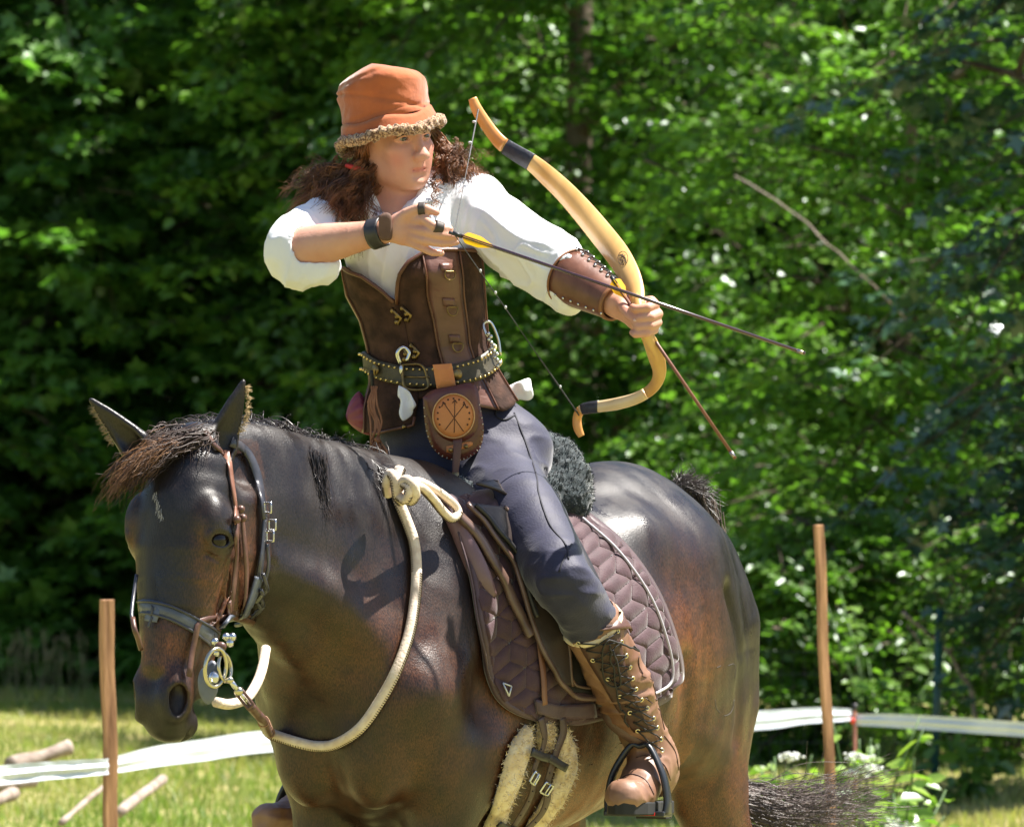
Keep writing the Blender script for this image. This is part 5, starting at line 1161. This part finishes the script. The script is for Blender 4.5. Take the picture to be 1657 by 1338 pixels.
MB().ball(P(346, 1096, -1.16), (.011, .008, .013), 12, 8).build('joint', steel, bit)
MB().ball(P(357, 1046, -1.15), (.012, .008, .010), 12, 8).build('joint', brl, bit)
MB().tube([P(352, 1050, -1.15), P(350, 1060, -1.155)], .006, 8).build('joint', steel, bit)
# reins: rope
rope = mat('cream_rope', (.62, .49, .38), .8, (.74, .62, .50), 60, .5, 200); ropd = mat('rope_braid', (.07, .045, .035), .8)
re_ = empty('reins', P(640, 800, -.55), 'thick cream rope reins looping from the bit and knotted on the neck', 'reins')
def ropeo(name, pts, r, braid=True, n=90, parent=None, m=None):
    q = smooth(pts, n); MB().tube(q, r, 12).build(name, m or rope, parent or re_)
    if braid:
        L = np.r_[0, np.cumsum(np.linalg.norm(np.diff(q, axis=0), axis=1))]; b = MB(); Tn = np.gradient(q, axis=0)
        for s in np.arange(.003, L[-1], .0052):
            c = A([np.interp(s, L, q[:, k]) for k in range(3)]); t = nrm([np.interp(s, L, Tn[:, k]) for k in range(3)]); a = np.cross(t, [0, -1, 0]); a = nrm(a); a = a if a[2] < 0 or (abs(a[2]) < .3 and a[0] < 0) else -a; d = np.cross(t, a); d = d if d[1] < 0 else -d
            V = [c+(a*math.cos(u)+d*math.sin(u))*(r+.0005)+t*.0012*math.sin(u*2) for u in np.linspace(-.35, .95, 6)]; b.tube(V, .0010, 3, cap=False)
        tag(b.build('braid', ropd, parent or re_), kind='stuff')
    return q
fr = lambda x, y, o, f=-.7: onh(x, y, o)[0] if onh(x, y, 0)[0] is not None else P(x, y, f)
path = [(452, 1186, .02), (480, 1198, .014), (515, 1205, .012), (550, 1202, .012), (585, 1178, .012), (615, 1135, .012), (640, 1085, .012), (656, 1030, .012), (666, 975, .012), (669, 925, .012), (664, 880, .012), (650, 840, .012), (636, 812, .014), (630, 790, .018), (632, 770, .03)]
pts = [on(HB, x, y, o, -.75)[0] for x, y, o in path]
ropeo('rope', pts, .0115)
# end near the bit: brown leather end and fittings
p0 = P(372, 1100, -1.155); p1 = P(386, 1118, -1.14); p2 = P(405, 1142, -1.10); p3 = P(425, 1165, -1.02)
ropeo('rein_end', [p2, p2*.5+p3*.5, p3, (p3+pts[0])/2+A([0, -.02, -.004]), pts[0], pts[1]], .0098, False, 30, m=brl)
b = MB()
qq = smooth([p2, p3, pts[0], pts[1]], 40)
for i in range(14, 38, 2):
    t = nrm(qq[min(39, i+1)]-qq[i-1]); a = nrm(np.cross(t, [0, -1, 0])); d = np.cross(t, a); b.tube([qq[i]+(a*math.cos(u)+d*math.sin(u))*.0112 for u in np.linspace(0, 6.283, 12)], .0013, 4, cap=False)
tag(b.build('whipping', mat('tan_cord', (.30, .16, .10), .8), re_), kind='stuff')
MB().ball(p0, (.008, .006, .007), 10, 6).build('snap', gold, re_); MB().tube([p0, p1], .0055, 8).build('snap', steel, re_); MB().ball(p1, (.010, .008, .009), 10, 6).build('snap', gold, re_)
rect((p1+p2)/2, nrm([.75, 0, .6]), nrm([-.6, 0, .75])*-1, .007, .020, .0032, brl, 'rein_loop', re_)
MB().tube([p1, p2], .0035, 6).build('rein_loop', steel, re_)
# far rein
ropeo('rope', [P(350, 1136, -1.12), P(372, 1139, -1.06), P(398, 1130, -1.0), P(414, 1108, -.93), P(424, 1082, -.86), P(430, 1050, -.78)], .0105, False, 40)
# knot and bights
K0 = -.60
def kp(*L): return [P(x, y, K0+dy) for x, y, dy in L]
ropeo('rope', kp((628, 800, .02), (626, 780, -.01), (632, 766, -.02), (640, 778, -.03), (643, 800, -.02), (650, 812, 0)), .0105, True, 40)
ropeo('rope', kp((644, 790, -.02), (656, 776, -.04), (668, 784, -.05), (672, 800, -.04), (664, 810, -.02), (650, 800, 0)), .0105, True, 40)
ropeo('rope', kp((650, 780, -.03), (662, 790, -.05), (656, 808, -.04), (645, 802, -.02)), .0095, True, 30)
ropeo('rope', [P(660, 790, K0-.03), P(680, 788, K0-.02), P(700, 806, -.56), P(716, 826, -.52), P(730, 838, -.49), P(741, 832, -.47), P(736, 818, -.47), P(718, 802, -.50), P(700, 790, -.54), P(680, 780, K0+.02), P(664, 780, K0)], .0095, True, 90)
# ------------------------------------------------------------------ hair of the horse
mane = mat('black_mane', (.012, .010, .010), .38, (.045, .032, .028), 30, spec=.6)
def wisps(name, n, src, vec, L, r, m, parent, jit=.02, curl=.01, seed=3, k=8, attrs=None, sdev=.25, droop=.5):
    rg = np.random.default_rng(seed); b = MB()
    for i in range(n):
        t = rg.random(); s = src(t)+rg.normal(0, jit, 3); d = nrm(A(vec(t))+rg.normal(0, sdev, 3)); l = L*rg.uniform(.5, 1.15); q = []
        for j in range(k):
            u = j/(k-1); q.append(s+d*l*u+A([0, 0, -droop*l*u*u])+rg.normal(0, curl*u*.4, 3))
        b.tube(q, np.linspace(r, r*.25, k), 3, cap=False)
    return b.build(name, m, parent)
crest = smooth([H(.99, -.075, 1.665), H(.9, -.062, 1.672), H(.8, -.045, 1.668), H(.68, -.025, 1.652), H(.5, -.01, 1.615), H(.36, 0, 1.575), H(.26, 0, 1.55)], 30)
def cr_(t): return crest[int(t*29)]
wisps('mane', 1500, cr_, lambda t: A(HL_)*-1.0+A([0, 0, .32])+HF*-.15, .12, .0015, mane, horse, .008, .01, 3, sdev=.30, droop=.8)
wisps('mane', 500, cr_, lambda t: A(HL_)*.1+A([0, 0, 1.])-HF*.3, .038, .0011, mane, horse, .007, .006, 4, sdev=.45)
# dark lock put in for a shadow on the neck; mane by the withers
wisps('mane', 200, lambda t: P(500+22*t, 735+10*t, -.62), lambda t: [.12, -.25, -1], .115, .0016, mane, horse, .007, .008, 5, sdev=.08, droop=.1)
wisps('mane', 420, lambda t: P(560+55*t, 745+25*t, -.45), lambda t: [.6, -.3, -.5], .09, .0015, mane, horse, .010, .01, 6, sdev=.3, droop=.4)
flm = mat('forelock_hair', (.020, .011, .009), .5, (.06, .032, .022), 20, spec=.5); flt = mat('bleached_hair', (.11, .048, .02), .5, (.26, .13, .055), 40)
fs = lambda t: G(.0+.02*t, -.055, .045-.10*t)
wisps('forelock', 650, fs, lambda t: [-.85, -.35-.2*t, -.08-.32*t], .112, .0016, flm, horse, .011, .01, 7, k=9, sdev=.13, droop=.32)
wisps('forelock', 300, lambda t: fs(t)+A([-.055, -.03, -.012-.012*t]), lambda t: [-.85, -.3, -.15-.5*t], .085, .0009, flt, horse, .012, .012, 8, k=7, sdev=.17, droop=.45)
wisps('forelock', 300, lambda t: G(-.005, -.09+.03*t, .05-.11*t), lambda t: [-.5, -.5, .35], .07, .0013, flm, horse, .010, .01, 9, sdev=.35, droop=1.0)
# ear fringe, pale yellow to put the back-lit rims into its colour
earf = mat('backlit_ear_fringe', (.42, .30, .14), .6)
def line(a, b_, c_): q = smooth([a, b_, c_], 20); return lambda t: q[int(t*19)]
wisps('ear_hair', 160, line(P(386, 700, -.885), P(398, 665, -.88), P(398, 622, -.88)), lambda t: [.9, 0, .2], .012, .0008, earf, horse, .002, .002, 10, k=4, sdev=.3, droop=0)
wisps('ear_hair', 120, line(P(184, 718, -.95), P(168, 690, -.95), P(149, 655, -.95)), lambda t: [-.9, 0, -.2], .011, .0008, earf, horse, .002, .002, 11, k=4, sdev=.3, droop=0)
wisps('star_shine_hair', 70, lambda t: onh(250+12*t+3*math.sin(t*40), 796+42*t, .0005)[0], lambda t: ha*1.0+hb*.12, .011, .0006, mat('white_hair', (.55, .52, .50), .5), horse, .0012, .0005, 14, k=4, sdev=.12, droop=0)  # white star hairs, also standing in for the sheen on the forehead
# tail
dock = smooth([H(-.80, 0, 1.535), H(-.88, .0, 1.52), H(-.94, 0, 1.46), H(-.97, .0, 1.36)], 20)
wisps('tail', 420, lambda t: dock[int(t*9)], lambda t: A([.45, .1, .75-.55*t]), .055, .0011, mane, horse, .010, .006, 12, k=6, sdev=.35, droop=.3)
rg = np.random.default_rng(13); b = MB()
for i in range(360):
    s = dock[rg.integers(6, 19)]+rg.normal(0, .014, 3); dp = .90+rg.uniform(-.1, .12); u = rg.random()
    a2 = P(1185+rg.normal(0, 8), 1235+45*u, dp); a3 = P(1235+rg.normal(0, 12), 1270+65*u+rg.normal(0, 6), dp); a4 = P(1310+rg.normal(0, 25), 1272+75*u+rg.normal(0, 14), dp); a5 = P(1385+rg.normal(0, 50), 1250+90*u+rg.normal(0, 24), dp+rg.normal(0, .03))
    b.tube(smooth([s, H(-1.02, .02, 1.2)+rg.normal(0, .02, 3), a2, a3, a4, a5], 24), np.linspace(.0017, .0005, 24), 3, cap=False)
b.build('tail', mat('tail_hair', (.04, .030, .028), .38, (.17, .13, .12), 30, spec=.5), horse)
# brand on the thigh
bm = mat('brand_scar', (.06, .05, .05), .6)
for pts in ([(1178, 1077), (1187, 1074), (1190, 1082), (1189, 1098)], [(1172, 1158), (1180, 1155), (1186, 1146), (1188, 1132)], [(1160, 1080), (1166, 1077)], [(1157, 1132), (1159, 1145), (1165, 1153)]):
    q = smooth(pts, 14); MB().tube([onh(x, y, -.0005)[0] for x, y in q], .0012, 5).build('brand_mark', bm, horse)
# ------------------------------------------------------------------ bow and arrows
bow = empty('recurve_bow', P(1038, 510, -.44), 'honey wood recurve bow held drawn by the rider', 'bow')
wood = mat('honey_wood', (.56, .30, .085), .32, (.68, .42, .15), 12, .1, 60, coat=.35, stretch=(1, 1, .25)); wood2 = mat('pale_wood', (.72, .52, .28), .32, (.78, .6, .36), 12, coat=.35, stretch=(1, 1, .3)); tipw = mat('tip_wood', (.60, .24, .06), .35, (.70, .34, .10), 14, coat=.3)
wrapm = mat('black_wrap', (.022, .024, .032), .45, (.035, .036, .045), 60, .4, 150)
BC = [(765, 160, 7, .02), (771, 176, 9, .015), (783, 196, 10, .01), (800, 220, 11, 0), (816, 236, 12, -.01), (838, 250, 13, -.03), (861, 264, 14, -.05), (885, 284, 16, -.08), (915, 312, 17.5, -.13), (945, 345, 19, -.18), (974, 380, 20, -.24), (999, 412, 20, -.30), (1018, 444, 18, -.36), (1029, 470, 14, -.40), (1033, 490, 10.5, -.43), (1036, 512, 10, -.44), (1044, 535, 10, -.44), (1053, 555, 11.5, -.43), (1062, 578, 13, -.41), (1067, 600, 11, -.39), (1063, 618, 9.5, -.37), (1050, 633, 9, -.34), (1028, 645, 9.5, -.31), (1000, 653, 10, -.28), (975, 657, 9.5, -.25), (952, 660, 9, -.22), (940, 664, 7.5, -.20), (934, 676, 7, -.19), (935, 692, 7, -.19), (941, 706, 5, -.19)]
bq = smooth([(*P(x, y, d), w_/K, i) for i, (x, y, w_, d) in enumerate(BC)], 220)
cc_, ww, ii = bq[:, :3], bq[:, 3], bq[:, 4]
tg = np.gradient(cc_, axis=0); tg /= np.linalg.norm(tg, axis=1)[:, None]
wd = np.cross(tg, A([0, -1., 0])); wd[:, 1] += .22
def limb(name, i0, i1, m, grow=0., th=.011):
    s = (ii >= i0) & (ii <= i1); return ribbon(cc_[s], wd[s], 2*ww[s]+grow, th+grow, m, name, bow)
limb('limb_tip', 0, 4.05, tipw, th=.013); limb('limb', 4, 21.3, wood); limb('limb', 21.2, 26, wood2); limb('limb_tip', 25.9, 29, tipw, th=.013)
limb('limb_wrap', 4.1, 6.05, wrapm, .002); limb('limb_wrap', 24.2, 25.8, wrapm, .002)
gs = (ii >= 13) & (ii <= 18.6); b = MB(); b.tube(cc_[gs], np.interp(ii[gs], [13, 14.5, 16, 17, 18.6], [.004, .0125, .014, .012, .004]), 12); b.build('grip', wood, bow)
ctr = A([1019, 417.])                         # maker's mark burnt in the upper limb
def bpt(x, y):
    o, d = ray(x, y); j = np.argmin(np.abs(ii-11.25)); n_ = np.cross(tg[j], nrm(wd[j]-tg[j]*wd[j].dot(tg[j]))); n_ = n_ if n_[1] < 0 else -n_; c = cc_[j]+n_*.0068; return o+d*((c-o).dot(n_)/d.dot(n_))
ctr = A([1008, 418.]); b = MB()
b.tube([bpt(ctr[0]+8*math.cos(a), ctr[1]+11*math.sin(a)) for a in np.linspace(0, 2*math.pi, 30)], .0007, 4, cap=False).build('maker_mark', ink, bow)
for pts in ([(-4, -6), (0, -2), (4, -6)], [(-4, 0), (0, -4), (4, 0)], [(0, -8), (0, 2), (-2, 9)], [(2, 2), (3, 6), (1, 10)], [(-5, 3), (-1, 3)]):
    MB().tube([bpt(ctr[0]+x, ctr[1]+y) for x, y in pts], .0007, 4).build('maker_mark', ink, bow)
strm = mat('bowstring', (.02, .02, .02), .6, (.06, .06, .06), 200)
nk = P(735, 379, -.43)
n1 = P(774, 178, .004); n2 = P(937, 672, -.20)
def st_(a, b_, n=30): return [a*(1-t)+b_*t for t in np.linspace(0, 1, n)]
MB().tube(st_(n1, nk)+st_(nk, n2)[1:], .0011, 6).build('string', strm, bow)
MB().tube(st_(n1, n1*.6+nk*.4), .0019, 6).build('string_serving', strm, bow); MB().tube(st_(n2*.68+nk*.32, n2), .0019, 6).build('string_serving', strm, bow)
for t in (.10, .27): 
    c = n1*(1-t)+nk*t; MB().ball(c+A([-.004, -.002, 0]), (.0045, .003, .003), 8, 5).build('string_silencer', mat('wool_tuft', (.55, .55, .55), .9), bow)
for t in (.2, .32, .40, .84):
    c = nk*(1-t)+n2*t; MB().ball(c+A([.002, -.002, 0]), (.0028, .002, .004), 8, 5).build('string_silencer', mat('wool_tuft', (.55, .55, .55), .9), bow)
MB().tube([P(726, 376, -.43), P(735, 379, -.43), P(748, 384, -.43)], .0034, 8).build('nock_serving', strm, bow)
shaft = mat('dark_shaft', (.045, .014, .018), .22, coat=.6, spec=.7); yel = leafmat('yellow_feather', (.85, .50, .02), (.92, .62, .05), .4, .5, .03)
def arrow(a, b_, fl0, fl1, label, smat, fw=.011, up=A([0, .2, 1.])):
    t = empty('arrow', (a+b_)/2, label, 'arrow'); d = nrm(b_-a); MB().tube([a, b_], .0036, 10).build('shaft', smat, t)
    MB().tube([a-d*.008, a+d*.012], .0042, 8).build('nock', mat('nock_black', (.02, .02, .02), .4), t)
    MB().tube([b_-d*.018, b_-d*.006, b_], [.0045, .0042, .0012], 8).build('arrow_point', mat('point_metal', (.5, .42, .36), .3, metal=1), t)
    u = nrm(up-d*d.dot(up)); v = np.cross(d, u)
    for k in range(3):
        an = math.radians(100+120*k); n_ = u*math.cos(an)+v*math.sin(an); L = fl1-fl0; V = []; m_ = 14
        for i in range(m_):
            s = i/(m_-1); h = fw*min(1, (1-s)*2.2)*min(1, s*9+.15); V += [a+d*(fl0+L*s)+n_*.003, a+d*(fl0+L*s)+n_*(.003+h)+d*(-.006)]
        mesh('feather', V, [(2*i, 2*i+1, 2*i+3, 2*i+2) for i in range(m_-1)], yel, t, sm=False, solid=.0006, attrs={'tone': ('POINT', [.5]*(2*m_))})
    return t
arrow(nk+A([.004, 0, 0]), P(1303, 572, -.56), .022, .088, 'dark arrow with yellow feathers nocked on the drawn bowstring', shaft)
brn = mat('brown_shaft', (.17, .065, .038), .4, (.22, .09, .055), 60)
arrow(P(992, 452, -.42), P(1190, 742, -.46), .008, .052, 'spare brown arrow with yellow feathers held against the bow grip', brn, .013)
# ------------------------------------------------------------------ stakes, tape, fence
stk = mat('stake_wood', (.14, .060, .030), .85, (.56, .30, .15), 30, 1.0, 60, stretch=(1, 1, .12), detail=6)
tapem = mat('tape_plastic', (.54, .60, .67), .4, (.70, .75, .80), 3, .1, 8, stretch=(.4, 1, 1), spec=.5)
def stake(px, top, bx, by, y, hw, label):
    s_ = (D+y)/D/K; a = P(px, top, y); q = P(bx, by, y); d = nrm(a-q); zb = float(gz(a[0], y)); base = a-d*((a[2]-zb+.1)/d[2]); x = nrm(np.cross([0, 1., 0], d)); yv = np.cross(d, x); ro = math.radians(24)
    X1 = x*math.cos(ro)+yv*math.sin(ro); Y1 = np.cross(d, X1); V = []
    n = 26
    for i in range(n):
        c = base*(1-i/(n-1))+a*(i/(n-1))+A([.0025*math.sin(i*.7+px), 0, 0]); w_ = hw*(1+.03*math.sin(i*1.7))
        V += [c+X1*w_*p+Y1*hw*.8*r_ for p, r_ in ((-1, -1), (0.1, -1.02), (1, -1), (1, 1), (-1, 1))]
    F = [(i*5+j, i*5+(j+1) % 5, (i+1)*5+(j+1) % 5, (i+1)*5+j) for i in range(n-1) for j in range(5)]+[tuple(range(5))[::-1], tuple((n-1)*5+j for j in range(5))]
    o = mesh('wooden_stake', V, F, stk, None, sm=False, base=(base[0], base[1], zb), bev=.002); tag(o, label, 'stake', 'wooden stakes holding the tape'); return o, a, d
stake(172, 970, 180, 1338, 5.0, .0185, 'rough brown wooden stake left of the horse muzzle')
stake(1324, 849, 1346, 1338, 5.6, .0135, 'rough brown wooden stake right of the horse hindquarters')
def tape(pts, hw, label, twist=None, n=60, grp='strips of white barrier tape'):
    q = smooth(pts, n); V = []; 
    for i, (x, y, yy, h) in enumerate(q):
        c = P(x, y, yy); t = twist(i/(n-1)) if twist else 0; k = 5
        for j in range(k):
            s = (j/(k-1)*2-1)*h*(D+yy)/D/K; V.append(c+A([0, s*math.sin(t)+(0, .006, -.005, .007, 0)[j]*(1+.5*math.sin(i*.3))+.002*math.sin(i*.9+j), s*math.cos(t)*-1]))
    F = [(i*5+j, (i+1)*5+j, (i+1)*5+j+1, i*5+j+1) for i in range(n-1) for j in range(4)]
    o = mesh('barrier_tape', V, F, tapem, None, solid=.0004, sm=False); tag(o, label, 'tape', grp); return o
tape([(-60, 1262, 4.2, 16), (0, 1254, 4.6, 16), (85, 1246, 4.8, 15), (172, 1240, 4.96, 13)], 0, 'wide white barrier tape running left from the left stake')
tape([(172, 1240, 4.96, 13), (250, 1224, 5.4, 17), (330, 1213, 6, 18), (420, 1200, 6.6, 18), (620, 1185, 7.6, 17), (900, 1172, 9, 16), (1205, 1166, 10.2, 16), (1300, 1158, 10.8, 13), (1345, 1156, 11, 12), (1380, 1156, 11.2, 9)], 0, 'long white barrier tape passing behind the horse between the stakes', n=120)
tape([(1382, 1164, 11.2, 9), (1450, 1166, 11, 11), (1560, 1173, 10.6, 12), (1657, 1180, 10.2, 12), (1760, 1190, 9.6, 12)], 0, 'white barrier tape running right from the rusty corner rod')
rd = empty('corner_rod', P(1383, 1150, 11.2), 'thin rusty corner rod with red clip holding the tape', 'rod')
zb = float(gz(rd.location.x, 11.2)); a = P(1383, 1142, 11.2); MB().tube([A([a[0], a[1], zb-.1]), a], .008, 8).build('rod', mat('rust', (.16, .055, .03), .8, (.24, .09, .05), 30), rd)
MB().tube([a-A([0, 0, .02]), a+A([0, 0, .01])], .011, 8).build('cap', blk, rd); MB().ball(P(1380, 1166, 11.18), (.010, .008, .012), 8, 6).build('clip', mat('red_clip', (.7, .05, .03), .4), rd)
# green wire fence
grn = mat('green_paint', (.012, .060, .055), .4, (.02, .085, .075), 20)
fe = empty('wire_fence', (0, 14.6, 0), 'low green wire fence in front of the trees at the right', 'fence')
fpy = 14.6; x0 = z0(1522, fpy)
for x in (x0, x0+2.5):
    zb = float(gz(x, fpy)); tp = P(1524, 978, fpy)[2]
    V = MB().tube([(x-.035, fpy, zb-.1), (x, fpy, tp)], .019, 12); V.build('post', grn, fe)
wiregrp = MB()
for x in np.arange(x0-1.3, x0+2.5, .05): wiregrp.tube([(x, fpy+.02, .02), (x, fpy+.02, .70)], .0016, 3, cap=False)
for z in np.arange(.05, .72, .1): wiregrp.tube([(x0-1.3, fpy+.022, z), (x0+2.5, fpy+.022, z)], .0022, 3, cap=False)
tag(wiregrp.build('wire_mesh', mat('dark_wire', (.03, .038, .035), .5, metal=.3), fe), kind='stuff')
# white flowering plants and broad leaves behind the tail
def plant(name, label, pts, lt, seed, m='lime', size=.055, n=60, flowers=(), y=9.0, r=.16, cat='plant', tone=.6):
    rg = np.random.default_rng(seed); c = P(*pts, y); zb = float(gz(c[0], y)); t = empty(name, (c[0], y, zb), label, cat); b = MB(); pos = []; yd = []
    for k in range(9):
        e = A([c[0]+rg.normal(0, r*.7), y+rg.normal(0, r*.6), c[2]+rg.uniform(-r, r)]); s = smooth([[c[0]+rg.normal(0, .04), y, zb], [(c[0]+e[0])/2, y, (zb+e[2])/2+.04], e], 8); b.tube(s, np.linspace(.006, .003, 8), 5)
        for q in range(n//9):
            u = rg.uniform(.35, 1); pos.append(s[int(u*7)]+rg.normal(0, .05, 3)); yd.append(A([rg.normal(0, 1), rg.normal(0, 1), rg.normal(-.2, .3)]))
    b.build('stems', mat('green_stem', (.06, .12, .03), .6), t)
    V, F, tn = leaves(A(pos), A(yd), A([0, -.5, .8])+rg.normal(0, .4, (len(pos), 3)), size*rg.uniform(.6, 1.3, len(pos)), lt, np.clip(tone+rg.normal(0, .2, len(pos)), 0, 1)); mesh('foliage', V, F, LM[m], t, sm=False, attrs={'tone': ('POINT', tn)})
    for (fx, fy) in flowers:
        b = MB(); fc = P(fx, fy, y-.12)
        for k in range(38): b.ball(fc+A([rg.normal(0, .020), rg.normal(0, .014), rg.normal(0, .008)]), (.0075, .0075, .005), 5, 3)
        b.build('flower_head', mat('white_petal', (.82, .84, .78), .7), t)
plant('elder_plant', 'small pale plant with one white flower head beside the horse tail', (1262, 1250), 'oval', 31, flowers=[(1277, 1224)], r=.11, n=90, size=.06, y=8.6)
plant('elder_plant', 'bright broad leaved plant with white flower heads right of the right stake', (1392, 1230), 'oval', 32, flowers=[(1390, 1222), (1407, 1243), (1382, 1250)], r=.15, n=80, size=.085, y=8.8)
plant('broadleaf_plant', 'low broad leaved plant trailing right behind the horse tail tip', (1455, 1290), 'oval', 33, r=.17, n=90, size=.085, y=8.2, flowers=[(1452, 1336)])
plant('broadleaf_plant', 'low leafy plant at the foot of the green fence post', (1560, 1255), 'oval', 34, m='mid', r=.22, n=140, size=.09, y=14.2, tone=.5)
plant('bramble', 'dry twiggy bramble with pale stems behind the right stake', (1420, 1060), 'oval', 35, m='mid', r=.3, n=200, size=.07, y=16, tone=.7)
# dead branches
dw = mat('grey_deadwood', (.20, .15, .12), .9, (.36, .29, .24), 20, .7, 40)
for (nm, lab, pts, r) in (('log', 'grey rotten log lying on the grass behind the left tape', [(15, 1238, 9.5), (60, 1226, 9.6), (112, 1208, 9.7)], .030), ('branch', 'pale dead branch slanting across the grass right of the left stake', [(195, 1312, 8.0), (228, 1286, 8.4), (262, 1262, 8.8)], .020),
                        ('branch', 'thin brown branch lying left of the stake on the grass', [(100, 1330, 8), (132, 1302, 8.2), (168, 1272, 8.5)], .010), ('log', 'pale broken log end at the left edge of the picture', [(-50, 1310, 8), (-10, 1296, 8.1), (22, 1284, 8.3)], .024),
                        ('log', 'dark log at the left edge below the tape', [(-40, 1276, 8.8), (20, 1268, 8.9), (55, 1262, 9.0)], .022), ('bare_twig', 'pale bare twig slanting down before the trees at the right', [(1190, 285, 16.6), (1270, 335, 15.9), (1330, 385, 15.6), (1400, 448, 15.4), (1470, 520, 15.4)], .004), ('bare_twig', 'bare crooked twig behind the green fence post', [(1460, 990, 15), (1530, 1050, 15), (1565, 1110, 15), (1580, 1165, 15)], .010)):
    q = smooth([P(*p) for p in pts], 16)
    if nm != 'bare_twig':
        for p in q: 
            pass
    q = q+(vn(q, 9, 3)*.008)[:, None]; b = MB().tube(q, r*(1+.25*vn(q, 14, 5)), 9); o = b.build(nm, dw, None, base=q[0]); tag(o, lab, {'log': 'log', 'branch': 'branch', 'bare_twig': 'twig'}[nm])
# tall seed grasses at the wood edge
rg = np.random.default_rng(40); 
for k, (px, y) in enumerate([(24, 1090), (48, 1080), (92, 1086), (70, 1096), (135, 1092), (300, 1100)]):
    yy = 24.0; b = MB(); c = P(px, y, yy); zb = float(gz(c[0], yy))
    for j in range(9):
        x = c[0]+rg.normal(0, .05); h_ = rg.uniform(.20, .36); tpp = A([x+rg.normal(0, .05), yy+rg.normal(0, .05), zb+h_]); b.tube([(x, yy, zb-.02), tpp], .0022, 3, cap=False)
        for i in range(5): b.tube([tpp-A([0, 0, .012*i]), tpp-A([0, 0, .012*i])+rg.normal(0, .010, 3)+A([0, 0, .02])], .003, 3)
    o = b.build('seed_grass', mat('dry_grass', (.28, .26, .12), .8, (.4, .34, .18), 20), None, base=(c[0], yy, zb)); tag(o, ['leftmost tuft of tall seeding grass at the wood edge', 'second tuft of seeding grass from the left edge', 'fourth tuft of seeding grass from the left at the wood edge', 'third tuft of seeding grass from the left edge', 'tuft of seeding grass just left of the left stake', 'tuft of seeding grass behind the horse muzzle'][k], 'grass tuft', 'tufts of seeding grass at the wood edge')
